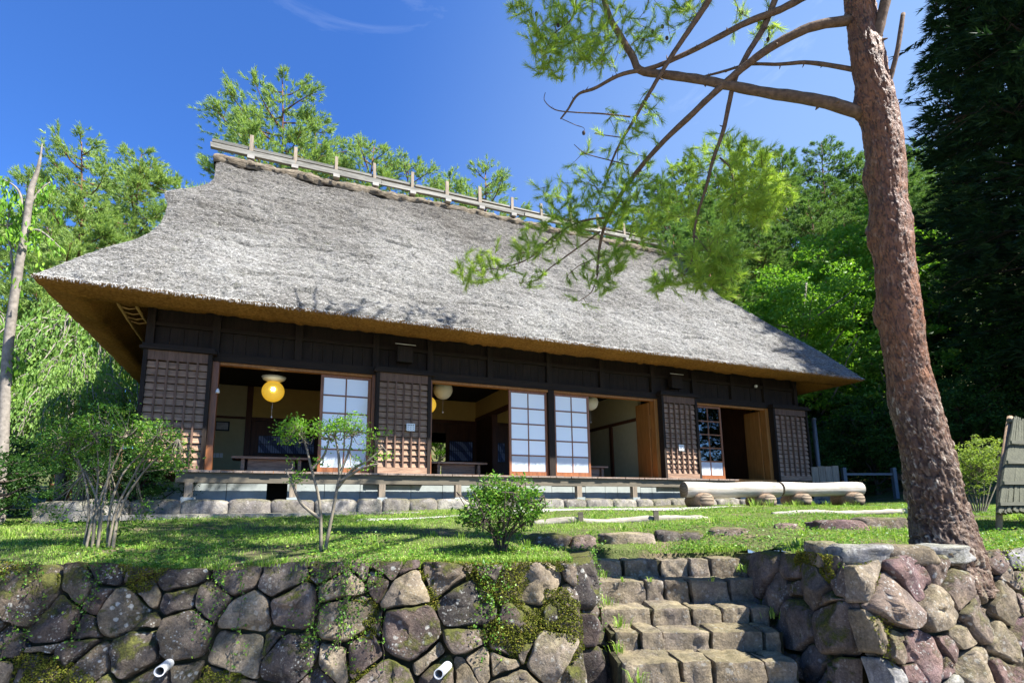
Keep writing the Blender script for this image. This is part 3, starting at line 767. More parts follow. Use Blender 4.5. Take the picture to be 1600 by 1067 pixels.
# paper lanterns
b = NB('yellow_paper_lit'); b.bsdf((.85, .56, .08), .5, None, .4, **{'Emission Color': (1, .55, .03, 1), 'Emission Strength': .16}); M['lit'] = b.m
M['paperwhite'] = m_plain('white_paper_shade', (.72, .70, .58), .6, .04)
M['bulb'] = (lambda b: (b.bsdf((1, 1, .9), .4, None, .3, **{'Emission Color': (1, .93, .7, 1), 'Emission Strength': 9.0}), b.m)[1])(NB('bright_spot_glow'))
def sphere(r, n=20, cut=None):
    V, F = boulder(r, r, r, 1, n, 14, 1.0, 0.0); mm = MB(); mm.raw(V, F, smooth=True); return mm
def lantern(x, y, z, r, mat, label, cap=False):
    o = empty('paper_lantern', tuple(HW(x, y, z)), HROT, label, 'lantern')
    sphere(r).build('paper_globe', M[mat], o)
    mb_ = MB(); mb_.tube([[0, 0, r * .98], [0, 0, max(r + .05, 2.95 - z)]], .006, 6); mb_.build('cord', M['black'], o)
    mb_ = MB(); mb_.tube([[0, 0, -r * .98], [0, 0, -r - .28]], .002, 5); mb_.tube([[0, 0, -r - .30], [0, 0, -r - .27]], .012, 6); mb_.build('pull_cord', M['white'], o)
    if cap:
        mb_ = MB(); mb_.tube([[0, 0, r * .88], [0, 0, r * 1.1], [0, 0, r * 1.35]], [r * .5, r * .95, r * 1.1], 20); mb_.build('ceiling_cap', M['paperwhite'], o)
        bb = sphere(.035, 10).build('bulb', M['bulb'], o, (0, -r * 1.0, .0))  # glowing bead on the globe's face, paints its bright spot
    return o
lantern(-.80, .62, 2.25, .20, 'lit', 'glowing yellow globe lantern hanging in the first open room', True)
lantern(2.20, .75, 2.22, .19, 'lit', 'yellow globe lantern half hidden behind the second lattice shutter')
lantern(2.62, 1.0, 2.62, .21, 'paperwhite', 'white globe lantern under the lintel of the second open room')
lantern(6.18, .7, 2.53, .19, 'paperwhite', 'white globe lantern just right of the two glazed doors')
# low tables inside
def low_table(x, y, wx, wy, h, label):
    o = empty('low_table', tuple(HW(x, y, .70)), HROT, label, 'table')
    box('table_top', (-wx / 2, wx / 2, -wy / 2, wy / 2, h - .04, h), M['board'], o)
    for sx in (-1, 1): box('leg', (sx * wx * .36 - .03, sx * wx * .36 + .03, -wy * .4, wy * .4, 0, h - .042), M['board'], o)
    box('apron', (-wx * .30, wx * .30, -wy * .3, -wy * .27, .02, h - .042), M['board'], o)
low_table(-.75, .95, 1.35, .6, .33, 'low wooden table just inside the first open room')
low_table(2.95, 1.1, 1.25, .6, .34, 'low wooden table inside the second open room behind the round bush')
low_table(6.3, 1.2, .9, .6, .34, 'low wooden table inside the room right of the glazed doors')
# lamp boxes under the eave
for x, lab in ((1.50, 'small dark wooden box on the wall above the second shutter'), (8.05, 'small dark wooden box on the wall above the third shutter')):
    o = empty('wall_box', tuple(HW(x, -.05, 2.98)), HROT, lab, 'wall box')
    box('case', (-.15, .15, -.14, -.0, -.14, .16), M['darkwood_v'], o)
    mb_ = MB(); mb_.tube([[-.2, -.15, .2], [.2, -.15, .2]], .006, 6); mb_.build('hanging_rod', M['white'], o)
o = empty('eave_lamp', tuple(HW(10.7, -.1, 3.12)), HROT, 'small white bulb lamp on the wall under the eave near the last doorway', 'lamp')
sphere(.04, 10).build('bulb', M['white'], o); box('base', (-.04, .04, .03, .08, -.04, .04), M['black'], o)

# ------------------------------------------------------------------ rubble stone walls
def clip(poly, nx, ny, c):
    """keep the part of a convex polygon with nx*x+ny*y<=c"""
    o = []
    for i in range(len(poly)):
        a = poly[i]; b_ = poly[(i + 1) % len(poly)]; da = nx * a[0] + ny * a[1] - c; db = nx * b_[0] + ny * b_[1] - c
        if da <= 0: o.append(a)
        if (da < 0 < db) or (db < 0 < da):
            t = da / (da - db); o.append((a[0] + (b_[0] - a[0]) * t, a[1] + (b_[1] - a[1]) * t))
    return o

def cells(W, H, size, seed, jitter=.5, asp=1.15):
    r = np.random.default_rng(seed); pts = []; rows = max(2, int(round(H / (size * .86)))); dv = H / rows
    for j in range(rows):
        u = -r.random() * size
        while u < W + size:
            sz = size * r.choice([.45, .7, 1.0, 1.35, 1.8], p=[.20, .22, .22, .2, .16]) * asp * r.uniform(.85, 1.15)
            pts.append((u + sz / 2, (j + .5) * dv + r.uniform(-jitter, jitter) * dv, (sz ** 2) * .13)); u += sz
    pts = np.array(pts); out_ = []
    pts[:, 0] += .16 * np.sin(pts[:, 1] * 5.2 + pts[:, 0] * 1.3); pts[:, 1] += .10 * np.sin(pts[:, 0] * 3.7)
    pts[:, 1] = np.clip(pts[:, 1], .05, H - .03)
    for i, (x, y, w_) in enumerate(pts):
        if not (-.2 < x < W + .2): continue
        poly = [(max(0, x - 2 * size * 1.5), 0), (min(W, x + 3 * size), 0), (min(W, x + 3 * size), H), (max(0, x - 3 * size), H)]
        d = np.hypot(pts[:, 0] - x, pts[:, 1] - y)
        for k in np.argsort(d)[1:22]:
            nx, ny = pts[k, 0] - x, pts[k, 1] - y
            c = (pts[k, 0] ** 2 + pts[k, 1] ** 2 - x * x - y * y + w_ - pts[k, 2]) / 2
            poly = clip(poly, nx, ny, c)
            if len(poly) < 3: break
        if len(poly) >= 3: out_.append(np.array(poly))
    return out_

def stone_from_poly(poly, mapf, seed, joint=.010, depth=.16, bulge=.085):
    r = np.random.default_rng(seed)
    c = poly.mean(0); e = poly - c
    size = math.sqrt(max(1e-4, abs(np.sum(poly[:, 0] * np.roll(poly[:, 1], -1) - poly[:, 1] * np.roll(poly[:, 0], -1)) / 2)))
    if size < .07: return None
    # resample the outline and round its corners
    seg = np.linalg.norm(np.roll(poly, -1, 0) - poly, axis=1); per = seg.sum(); n = 34
    cum = np.concatenate([[0], np.cumsum(seg)]); t = np.arange(n) / n * per; k = np.searchsorted(cum, t, side='right') - 1
    k = np.clip(k, 0, len(poly) - 1); O = poly[k] + (np.roll(poly, -1, 0)[k] - poly[k]) * ((t - cum[k]) / np.maximum(seg[k], 1e-6))[:, None]
    for _ in range(1): O = O * .5 + (np.roll(O, 1, 0) + np.roll(O, -1, 0)) * .25
    dv = O - c; L_ = np.linalg.norm(dv, axis=1, keepdims=True); O = c + dv * (1 - joint / np.maximum(L_, .03)) * (1 + (r.random((n, 1)) - .5) * .05)
    tilt = r.normal(0, .10, 2); prot = r.uniform(-.012, .035); bl = bulge * min(1.2, size / .32) * r.uniform(.6, 1.2)
    prof = [(1.0, -depth), (1.0, -.035), (.995, .0), (.97, .42 * bl), (.92, .74 * bl), (.82, .90 * bl), (.66, .96 * bl), (.48, .98 * bl), (.30, .99 * bl), (.13, bl)]
    V = []
    for s_, h in prof:
        q = c + (O - c) * s_; hh = h + (prot + ((q - c) @ tilt if h > -.03 else 0) if h > -.1 else 0)
        V.append(np.stack([q[:, 0], q[:, 1], np.broadcast_to(hh, n)], 1))
    V.append(np.array([[c[0], c[1], prof[-1][1] + prot]]))
    V = np.vstack(V)
    face = smooth((V[:, 2] + .05) / .06)
    for q_ in range(5):          # knapped flats
        a_ = r.uniform(0, 6.28); st_ = r.uniform(.10, .55); cut_ = bl * r.uniform(.55, 1.0) + prot
        lim = cut_ - st_ * ((V[:, 0] - c[0]) * math.cos(a_) + (V[:, 1] - c[1]) * math.sin(a_)) + st_ * size * r.uniform(.02, .30)
        V[:, 2] = np.where(V[:, 2] > -.02, np.minimum(V[:, 2], np.maximum(lim, -.03)), V[:, 2])
    nn = fbm(np.c_[V[:, :2] * 5.5, np.full(len(V), seed * 1.7)], 3, seed) - .5
    d1_, d2_, cid = worley(np.c_[V[:, :2] * 4.5, np.full(len(V), seed * 3.3)], seed)
    V[:, 2] += (nn * .05 + (cid - .5) * .045 + (fbm(np.c_[V[:, :2] * 22, np.full(len(V), seed * .7)], 2, seed + 3) - .5) * .018) * face
    V[:, :2] += (np.stack([fbm(np.c_[V[:, :2] * 9, V[:, 2] * 9 + seed], 2, 5), fbm(np.c_[V[:, :2] * 9, V[:, 2] * 9 + seed], 2, 6)], 1) - .5) * .03 * face[:, None]
    R_ = len(prof); i = np.arange(R_ - 1)[:, None] * n; j = np.arange(n)[None, :]; k2 = (j + 1) % n
    Q = np.stack([i + j, i + k2, i + n + k2, i + n + j], -1).reshape(-1, 4)
    top = R_ * n; jj = np.arange(n); T = np.stack([(R_ - 1) * n + jj, (R_ - 1) * n + (jj + 1) % n, np.full(n, top)], 1)
    P = mapf(V)
    ctr = P[:n].mean(0) * .0 + mapf(np.array([[c[0], c[1], 0.]]))[0]
    return P - ctr, Q, T, ctr

def plane_map(p0, p1, ztop0, ztop1, batter, outw):
    p0 = np.array(p0, float); p1 = np.array(p1, float); d = (p1 - p0) / np.linalg.norm(p1 - p0); Lw = np.linalg.norm(p1 - p0)
    nrm = np.array([d[1], -d[0]]) * outw
    def f(V):
        u, v, h = V[:, 0], V[:, 1], V[:, 2]
        zt = ztop0 + (ztop1 - ztop0) * np.clip(u / Lw, 0, 1)
        wav = .04 * np.sin(u * 1.9 + 1) * (1 if Lw > 2 else 0)
        off = v * batter + h + wav * .7
        x = p0[0] + d[0] * u + nrm[0] * off; y = p0[1] + d[1] * u + nrm[1] * off
        top = (fbm(np.c_[u * 1.7, u * 0, u * 0], 2, 44) - .5) * .10 * np.exp(-v / .15)
        return np.stack([x, y, zt - v + h * batter * .6 + top], 1)
    return f, Lw

def rubble(name, p0, p1, zt0, zt1, H, batter, outw, size, seed, mat, label, cat='wall', flip=False, group=None):
    f, Lw = plane_map(p0, p1, EYE + zt0, EYE + zt1, batter, outw)
    u, v = np.meshgrid(np.linspace(.02, Lw - .04, 30), np.linspace(.10, H, 8), indexing='ij')
    V = f(np.stack([u.ravel(), v.ravel(), np.full(u.size, -.045)], 1))
    core = link(name, new_mesh('wall_core', V, grid_faces(30, 8), M['soil'], smooth=True))
    tag(core, label, cat, group)
    mats = mat if isinstance(mat, list) else [mat]
    r = np.random.default_rng(seed + 99)
    for i, poly in enumerate(cells(Lw, H, size, seed)):
        res = stone_from_poly(poly, f, seed * 1000 + i)
        if res is None: continue
        P, Q, T, ctr = res
        if flip: Q = Q[:, ::-1]; T = T[:, ::-1]
        me = new_mesh('stone', P, [Q, T], mats[int(r.random() * len(mats)) % len(mats)], smooth=True)
        link('stone', me, core, ctr)
    return core, f, Lw

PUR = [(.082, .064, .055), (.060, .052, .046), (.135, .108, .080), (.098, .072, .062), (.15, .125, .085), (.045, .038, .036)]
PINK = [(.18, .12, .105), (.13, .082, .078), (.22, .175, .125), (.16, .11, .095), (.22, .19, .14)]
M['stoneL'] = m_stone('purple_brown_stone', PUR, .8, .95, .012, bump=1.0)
M['stoneR'] = m_stone('pinkish_stone_sunlit_tone', PINK, .65, .6, .012, bump=1.0)  # lighter palette, sunlight on the right wall put into the colour
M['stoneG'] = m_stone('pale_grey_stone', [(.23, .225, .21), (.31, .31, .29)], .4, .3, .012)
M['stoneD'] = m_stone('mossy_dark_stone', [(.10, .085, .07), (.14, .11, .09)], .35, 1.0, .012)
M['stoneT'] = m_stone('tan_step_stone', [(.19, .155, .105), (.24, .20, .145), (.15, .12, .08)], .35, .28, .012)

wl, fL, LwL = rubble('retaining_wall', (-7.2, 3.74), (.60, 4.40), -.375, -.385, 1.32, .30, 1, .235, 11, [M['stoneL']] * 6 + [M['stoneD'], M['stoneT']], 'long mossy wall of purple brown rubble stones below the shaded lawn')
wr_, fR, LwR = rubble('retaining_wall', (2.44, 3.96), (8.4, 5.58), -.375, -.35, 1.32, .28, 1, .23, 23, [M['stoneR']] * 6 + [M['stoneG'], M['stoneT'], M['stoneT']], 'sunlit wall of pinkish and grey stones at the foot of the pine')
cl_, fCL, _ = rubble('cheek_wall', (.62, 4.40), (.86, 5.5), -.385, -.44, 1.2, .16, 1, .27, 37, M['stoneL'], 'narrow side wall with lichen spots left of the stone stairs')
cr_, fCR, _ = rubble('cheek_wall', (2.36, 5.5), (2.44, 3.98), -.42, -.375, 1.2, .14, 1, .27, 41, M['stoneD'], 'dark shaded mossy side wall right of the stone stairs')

# capping stones on the right wall
for k, (px_, py_, sx, sy, sz_, mt) in enumerate(((2.62, 4.08, .19, .12, .085, 'stoneG'), (2.98, 4.18, .21, .13, .075, 'stoneT'), (3.34, 4.26, .20, .13, .07, 'stoneG'), (2.50, 4.30, .10, .13, .09, 'stoneR'))):
    V, F = boulder(sx, sy, sz_, 300 + k, 34, 22, .42, .24)
    mm = MB(); mm.raw(V, F, smooth=True); mm.build('stone', M[mt], wr_, (px_, py_, EYE - .36))

# ---- stone stairs
def block(w_, d_, h_, seed, rr=.015, nx=14, ny=8, nz=10):
    V = []; Q = []; n0 = 0
    for ax in range(3):
        for sg_ in (-1, 1):
            na, nb_ = [(ny, nz), (nx, nz), (nx, ny)][ax]; A_, B_ = np.meshgrid(np.linspace(-1, 1, na), np.linspace(-1, 1, nb_), indexing='ij'); P = np.zeros((na, nb_, 3)); o_ = [k for k in range(3) if k != ax]
            P[..., ax] = sg_; P[..., o_[0]] = A_; P[..., o_[1]] = B_; f = grid_faces(na, nb_); flip_ = (sg_ > 0) != (ax != 1)
            V.append(P.reshape(-1, 3)); Q.append((f[:, ::-1] if flip_ else f) + n0); n0 += na * nb_
    V = np.vstack(V) * np.array([w_, d_, h_]) / 2; hf = np.array([w_, d_, h_]) / 2 - rr; q = np.clip(V, -hf, hf); V = q + unit(V - q) * rr
    r = np.random.default_rng(seed); tp = r.normal(0, .05, 2); V[:, 0] *= 1 + tp[0] * V[:, 2] / h_; V[:, 2] += tp[1] * .4 * V[:, 0]
    nrm = unit(V / (np.array([w_, d_, h_]) / 2) ** 1.0 * np.abs(V / (np.array([w_, d_, h_]) / 2)) ** 3)
    a_ = fbm(V * 8 + seed * 3.1, 4, seed) - .5; e_ = worley(V * 9 + seed * 1.3, seed)[2] - .5
    return V + nrm * (a_ * .05 + e_ * .014)[:, None], np.vstack(Q)
stairs = empty('stone_stairs', (1.5, 4.9, 0), 0, 'flight of rough tan block steps cut into the rubble wall', 'stairs')
SY = [5.35, 5.05, 4.75, 4.45, 4.13, 3.80]; SZ = [-.485, -.645, -.83, -.955, -1.085, -1.24]; SX0 = [.80, .82, .84, .89, .87, .88]; SX1 = [2.32, 2.32, 2.26, 2.20, 2.13, 2.10]
for k in range(6):
    y, z, a_, b_ = SY[k], SZ[k] + EYE, SX0[k], SX1[k]
    x = a_; q = 0; 
    while x < b_ - .08:
        wd = random.choice((.2, .27, .36, .44)) * random.uniform(.85, 1.15)
        if b_ - (x + wd) < .14: wd = b_ - x
        hh = (SZ[k] - (SZ[k + 1] if k < 5 else -1.45)) / 2 + .03; dp = .20
        V, F = block(wd - .022, dp * 2, hh * 2, 500 + k * 20 + q)
        mm = MB(); mm.raw(V, F, smooth=True)
        o = mm.build('step_block', M['stoneT'], stairs, (x + wd / 2 - 1.5, y + dp - 4.9 + random.uniform(-.03, .015), z - hh + random.uniform(-.008, .008)))
        o.rotation_euler = (random.uniform(-.02, .02), random.uniform(-.02, .02), random.uniform(-.05, .05)); x += wd - .002; q += 1
    mm = MB(); e_ = .14 if k == 0 else .02; mm.box(a_ - 1.5 - e_, b_ - 1.5 + e_, y - 4.9 + .05, y - 4.9 + .62 + e_, 0, z - .018); mm.build('tread_fill', M['soil'], stairs)
# soil behind the walls, under the turf edge
mm = MB(); V = []
xs = np.concatenate([np.linspace(-90, -8, 5), np.linspace(-7.5, .6, 30)])
for x in xs: yf = float(wall_front(np.clip(x, -12, 12))); V += [[x, yf + .28, gzf(x, yf + .28) - .03], [x, yf + .0, 0 - .05]]
mm.raw(V, grid_faces(len(xs), 2)); V = []
xs = np.concatenate([np.linspace(2.44, 8.4, 30), np.linspace(9, 100, 5)])
for x in xs: yf = float(wall_front(np.clip(x, -12, 12))); V += [[x, yf + .28, gzf(x, yf + .28) - .03], [x, yf + .0, 0 - .05]]
mm.raw(V, grid_faces(len(xs), 2))
tag(mm.build('soil_bank', M['soil']), kind='structure')

# ---- drain pipes sticking out of the left wall
def drain(x, y, z, dx, label):
    o = empty('drain_pipe', (x, y, z), 0, label, 'drain pipe')
    m_ = MB(); d = np.array([dx, -1.0, .10]); d /= np.linalg.norm(d); n = 20
    ends = [-d * .25, d * .055]; V = []
    u_ = np.cross(d, [0, 0, 1.]); u_ /= np.linalg.norm(u_); v_ = np.cross(u_, d)
    for r_, p in ((.032, ends[0]), (.032, ends[1]), (.026, ends[1]), (.026, ends[0])):
        th = np.linspace(0, 2 * np.pi, n, endpoint=False); V.append(p + r_ * (np.cos(th)[:, None] * u_ + np.sin(th)[:, None] * v_))
    V = np.vstack(V); i = np.arange(3)[:, None] * n; j = np.arange(n)[None]; k2 = (j + 1) % n
    m_.raw(V, np.stack([i + j, i + k2, i + n + k2, i + n + j], -1).reshape(-1, 4), smooth=False)
    m_.build('pipe_sleeve', M['pipe'], o)
    m_ = MB(); m_.tube([-d * .22, -d * .20], [.0255, .0255], 14); m_.build('pipe_inside', M['black'], o)
    return o
p_ = at(252, 1046, 3.70); drain(p_[0], p_[1], p_[2], .38, 'white drain pipe end poking from the mossy stones, the one farther from the stairs')
p_ = at(688, 1050, 3.80); drain(p_[0], p_[1], p_[2], -.10, 'white drain pipe end poking from the wall below the round bush')

# ---- stones, logs and edging lying in the lawn
def rock(x, y, rx, ry, rz, label, cat='rock', mt='stoneT', sink=.4, seed=0, rot=0, group=None, sq=.6):
    V, F = boulder(rx, ry, rz, 700 + seed, 34, 22, sq * .8, .26); mm = MB(); mm.raw(V, F, smooth=True)
    o = thing_mesh(mm, 'rock', M[mt], label, cat, group, (x, y, gzf(x, y) + rz * (1 - 2 * sink)), rot); return o
rock(.52, 5.78, .22, .13, .10, 'rough brown rock in the turf left of a rounded purple one above the stairs', seed=1, mt='stoneL', sink=.55, sq=.5)
rock(.86, 5.75, .14, .12, .095, 'smooth rounded purple brown rock above the stairs', seed=2, mt='stoneR', sq=.8, sink=.5)
rock(1.36, 5.88, .27, .13, .09, 'flat topped pale rock behind the head of the stairs', seed=3, sink=.58, sq=.42)
rock(1.92, 5.93, .24, .12, .08, 'mossy block just right of the flat topped pale rock', seed=4, mt='stoneD', sink=.55, sq=.42)
rock(2.48, 6.05, .20, .11, .06, 'low sunken stone flush with the turf right of the stair head', seed=5, mt='stoneR', sink=.6)
rock(3.20, 6.2, .13, .08, .045, 'small sunken stone in the sunny turf midway to the pine', seed=6, mt='stoneR')
rock(3.75, 6.15, .30, .12, .085, 'low brown stone in the turf left of the pine trunk', seed=7, mt='stoneR', sq=.45)
rock(4.28, 6.25, .27, .12, .10, 'darker brown stone beside the pine trunk', seed=8, mt='stoneR', sq=.45)
rock(-6.05, 8.0, .62, .3, .19, 'large flat dark boulder beside the far left house corner', seed=9, mt='footstone', sq=.5, sink=.25)
def edging(pts, r, label, mt='edge'):
    o = empty('edging_log', (pts[0][0], pts[0][1], gzf(*pts[0][:2])), 0, label, 'log')
    P = np.array([[x, y, gzf(x, y) + dz] for x, y, dz in pts]); P = P - np.array(o.location)
    m_ = MB(); m_.tube(curve(P, 40), r * (1 + .25 * (rng.random(40) - .5)), 10, wob=.2); m_.build('log_body', M[mt], o); return o
M['edge'] = m_wood('weathered_edging', (.10, .085, .06), (.42, .38, .31), 'X', bump=.8)
e1 = edging([(.45, 7.1, -.02), (.9, 7.16, .02), (1.3, 7.17, .0), (1.9, 7.28, .015), (2.5, 7.33, .0), (2.8, 7.4, -.03)], .055, 'pale weathered edging log held by pegs across the lawn above the stairs')
for a_, b_ in ((1.05, 7.12), (2.05, 7.22)):
    mm = MB(); P = np.array([a_, b_, gzf(a_, b_)]) - np.array(e1.location); mm.box(P[0] - .03, P[0] + .03, P[1] - .02, P[1] + .02, -.1, P[2] + .14); mm.build('peg', M['beam'], e1)
edging([(3.9, 7.9, -.02), (4.5, 7.92, .01), (4.9, 7.97, .0), (5.7, 8.1, .025), (6.4, 8.2, .02)], .048, 'thin pale log lying in the sunny lawn below the benches')
def path():
    V = []; n = 40
    for t in np.linspace(0, 1, n):
        x = -2 + t * 8.5; yc = 8.75 + .40 * (x + 2) - .15 + (.35 * math.sin(x * 1.3)); wd = .24 + .08 * math.sin(x * 2.1 + 1) + .24 * math.exp(-((x - 1.6) / 1.5) ** 2)
        for q in (-1, -.5, 0, .5, 1): y = yc - .5 + wd * q; V.append([x, y, gzf(x, y) + .014 - .008 * abs(q)])
    return new_mesh('gravel_path', np.array(V), grid_faces(n, 5), M['gravelpath'], smooth=True)
b = NB('pale_gravel'); v = b.coord('Object'); n = b.noise(v, 40, 4, .7); b.bsdf(b.ramp(n, [(.3, (.22, .20, .17)), (.7, (.50, .48, .44))]), 1, b.bump(n, .8, .02), .1); M['gravelpath'] = b.m
tag(link('gravel_path', path()), kind='structure')

# ---- log benches
b = NB('log_end_grain'); v = b.coord('Object'); wv = b.n('TexWave', {'Vector': v, 'Scale': 11.0, 'Distortion': 2.0, 'Detail': 2.0}, wave_type='RINGS', rings_direction='X')
b.bsdf(b.ramp(wv.outputs['Fac'], [(0, (.06, .045, .03)), (1, (.26, .20, .14))]), .9); M['endgrain'] = b.m
M['log'] = m_wood('bleached_log', (.20, .165, .11), (.60, .56, .48), 'X', bump=.9, scale=1.3)
M['logv'] = m_wood('brown_stump', (.14, .09, .05), (.36, .25, .16), 'X', bump=.6)
def bench(x0, y0, x1, y1, r, label, stumps, dark_end):
    ang = math.atan2(y1 - y0, x1 - x0); Lb = math.hypot(x1 - x0, y1 - y0); z0 = gzf(x0, y0) - .02
    o = empty('log_bench', (x0, y0, z0), ang, label, 'bench', 'log benches in front of the house')
    zc = EYE + .475 - r - z0
    m_ = MB(); xs_ = np.linspace(0, Lb, 14); m_.tube(np.stack([xs_, .01 * np.sin(xs_ * 3), zc + .008 * np.cos(xs_ * 4)], 1), r * (1 + .02 * np.sin(xs_ * 5)), 20, cap=False); m_.build('seat_log', M['log'], o)
    for e, s_ in ((-.004, -1), (Lb + .004, 1)):
        m_ = MB(); m_.tube([[e, 0, zc], [e - .012 * s_, .0, zc]], [r * .985, r * .985], 20); m_.build('log_end', M['endgrain'], o)
    for sx, sr, lean in stumps:
        m_ = MB(); h = zc - r * .75; m_.tube([[sx, -.30, sr * .95], [sx + lean * .5, .0, sr * .97], [sx + lean, .30, sr * .95]], [sr * .97, sr, sr * .95], 16, wob=.06)
        s2 = m_.build('support_log', M['logv'], o)
        m_ = MB(); m_.tube([[sx, -.302, sr * .95], [sx, -.309, sr * .95]], sr * .93, 16); m_.build('support_end', M['endgrain'], o)
        hgt = zc - r - 2 * sr
        if hgt > 0.0: 
            m_ = MB(); m_.box(sx - .12, sx + .12, -.12, .12, 2 * sr - .03, zc - r * .9); m_.build('packing_block', M['logv'], o)
    return o
bench(3.52, 10.45, 5.52, 10.86, .150, 'long pale peeled log bench nearer the stairs on split log supports', ((.28, .15, .04), (1.62, .14, .02)), True)
bench(5.60, 10.92, 7.42, 11.28, .138, 'pale peeled log bench at the right house corner, nearer the pine', ((.32, .13, .02), (1.52, .14, .0)), True)

# ---- straw hut screen at the right edge: upright thatch sheet with bamboo battens on legs
M['straw_grey'] = m_wood('grey_straw_sheet', (.025, .027, .016), (.10, .10, .06), 'Z', scale=2.2, bump=.9)
M['batten'] = m_wood('old_bamboo_batten', (.07, .07, .05), (.19, .18, .13), 'X')
hut = empty('straw_shelter', (5.48, 6.1, gzf(5.48, 6.1)), RAD(14), 'pointed lean-to of grey straw with pale horizontal battens at the lawn edge', 'straw shelter')
m_ = MB(); nn_ = 60
for s_ in range(nn_):       # straw bundles side by side
    u = s_ / (nn_ - 1); xb = -.42 + 1.75 * u; xt = .58 + .8 * u; zt = 1.24 + random.uniform(-.02, .03) - .10 * (u > .02) * u
    m_.tube([[xb, -.30 + random.uniform(-.01, .01), .17 + random.uniform(-.02, .02)], [(xb + xt) / 2, -.12, .70], [xt, .05, zt]], [.022, .02, .012], 5, smooth=False)
tag(m_.build('straw_bundle', M['straw_grey'], hut), kind='stuff')
for q, z in enumerate((.24, .46, .69, .92)):
    t = (z - .17) / 1.07; xa = -.44 + 1.02 * t; y_ = -.30 + .35 * t - .035
    mm = MB(); mm.box(xa - .02, 1.4 - .4 * t, y_ - .012, y_ + .008, z, z + .035); mm.build('batten', M['batten'], hut)
for x_, xt_ in ((-.30, .64), (1.2, 1.2)):
    mm = MB(); mm.tube([[x_, -.20, -.05], [x_ * .6 + xt_ * .4, -.04, .5], [xt_, .12, 1.27]], .03, 8); mm.build('leg', M['logv'], hut)
    if x_ > 0: mm = MB(); mm.tube([[x_ + .1, .22, -.05], [xt_ + .02, .1, 1.26]], .026, 8); mm.build('leg', M['logv'], hut)
mm = MB(); mm.tube([[.55, .08, 1.22], [1.5, .08, 1.16]], .032, 8); mm.build('ridge_pole', M['beam'], hut)

# ---- pole, sign board, rail beyond the benches
o = empty('metal_pole', (8.80, 15.0, gzf(8.8, 15)), 0, 'thin grey metal pole standing past the right corner of the house', 'pole')
mm = MB(); mm.tube([[0, 0, 0], [0, 0, EYE + 2.38 - gzf(8.8, 15)]], .06, 10); mm.build('shaft', M['metal'], o)
mm = MB(); mm.tube([[0, 0, EYE + 2.38 - gzf(8.8, 15)], [0, 0, EYE + 2.42 - gzf(8.8, 15)]], .07, 10); mm.build('pole_cap', M['metal'], o)
o = empty('board_sign', (8.55, 14.3, gzf(8.55, 14.3)), 0, 'grey wooden board leaning beside the metal pole behind the second bench', 'board')
for q in range(4): box('plank', (-.36 + q * .18, -.19 + q * .18, -.02, .02, .0, .98 + random.uniform(-.02, .02)), M['greywood_v'], o)
o = empty('low_rail', (10.3, 15.2, gzf(10.3, 15.2)), RAD(6), 'low dark metal rail at the forest edge between house and pine', 'rail')
for x_ in (-.75, .75): box('rail_post', (x_ - .05, x_ + .05, -.05, .05, 0, .95), M['metal'], o)
box('rail_bar', (-.70, .70, -.02, .02, .74, .80), M['metal'], o)

# ------------------------------------------------------------------ foliage builders
def perp(d, r):
    a = unit(np.cross(d, unit(r.normal(size=d.shape)))); return a
def needle_mesh(P, D, Ls, per, nl, nw, r, ang=(.45, 1.0)):
    """P,D (k,3): shoots; returns triangle soup"""
    k = len(P); t = r.random((k, per, 1)); base = P[:, None] + D[:, None] * (Ls[:, None, None] * t)
    Db = np.broadcast_to(D[:, None], base.shape); rad = perp(Db, r); a = r.uniform(*ang, (k, per, 1)) * (1.1 - .5 * t)
    nd = unit(Db * np.cos(a) + rad * np.sin(a)); side = perp(nd, r)
    l_ = nl * r.uniform(.75, 1.15, (k, per, 1)); w_ = nw * .5
    V = np.stack([base - side * w_, base + side * w_, base + nd * l_], 2).reshape(-1, 3)
    return V
def soup(name, V, mat, quads=False):
    k = 4 if quads else 3
    return new_mesh(name, V, np.arange(len(V)).reshape(-1, k), mat)
def leaf_soup(P, size, r, up=.5, aspect=.5, D=None):
    n = len(P); nrm = unit(r.normal(size=(n, 3)) + np.array([0, 0, up * 2])); d = perp(nrm, r) if D is None else unit(D + r.normal(size=(n, 3)) * .35)
    s = unit(np.cross(nrm, d)); l_ = size * r.uniform(.65, 1.25, (n, 1)); w_ = l_ * aspect * .5
    A = P - d * l_ * .5; C = P + d * l_ * .5 - nrm * l_ * .08
    mid = P + nrm * l_ * .06
    return np.stack([A, mid + s * w_, C, mid - s * w_], 1).reshape(-1, 3)

M['needleF'] = m_leaf('near_pine_needles', (.20, .33, .04), (.38, .52, .08), (.50, .58, .16), .46, .5, .25)
M['needleB'] = m_leaf('far_pine_needles', (.16, .27, .075), (.35, .46, .15), None, .38, .55, .2)
M['needleH'] = m_leaf('hill_conifer_needles', (.07, .15, .04), (.19, .31, .08), None, .34, .55, .2)
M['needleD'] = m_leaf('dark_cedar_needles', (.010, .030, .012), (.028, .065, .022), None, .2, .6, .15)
M['leafB'] = m_leaf('bright_broad_leaves', (.10, .26, .02), (.24, .42, .045), None, .38, .5, .25)
M['leafG'] = m_leaf('green_shrub_leaves', (.045, .14, .015), (.13, .27, .03), (.30, .40, .07), .34, .45, .3)
M['leafW'] = m_leaf('weeping_tree_leaves', (.085, .19, .03), (.22, .34, .075), None, .36, .5, .25)
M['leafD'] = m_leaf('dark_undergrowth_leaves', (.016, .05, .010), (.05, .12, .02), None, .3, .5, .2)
M['barkP'] = m_plain('pine_bark_far', (.17, .085, .05), .95, .4, 12, .8)
M['barkG'] = m_plain('grey_bark', (.20, .175, .145), .9, .4, 14, .6)
M['barkD'] = m_plain('dark_twig_bark', (.06, .045, .035), .9, .3, 14, .5)
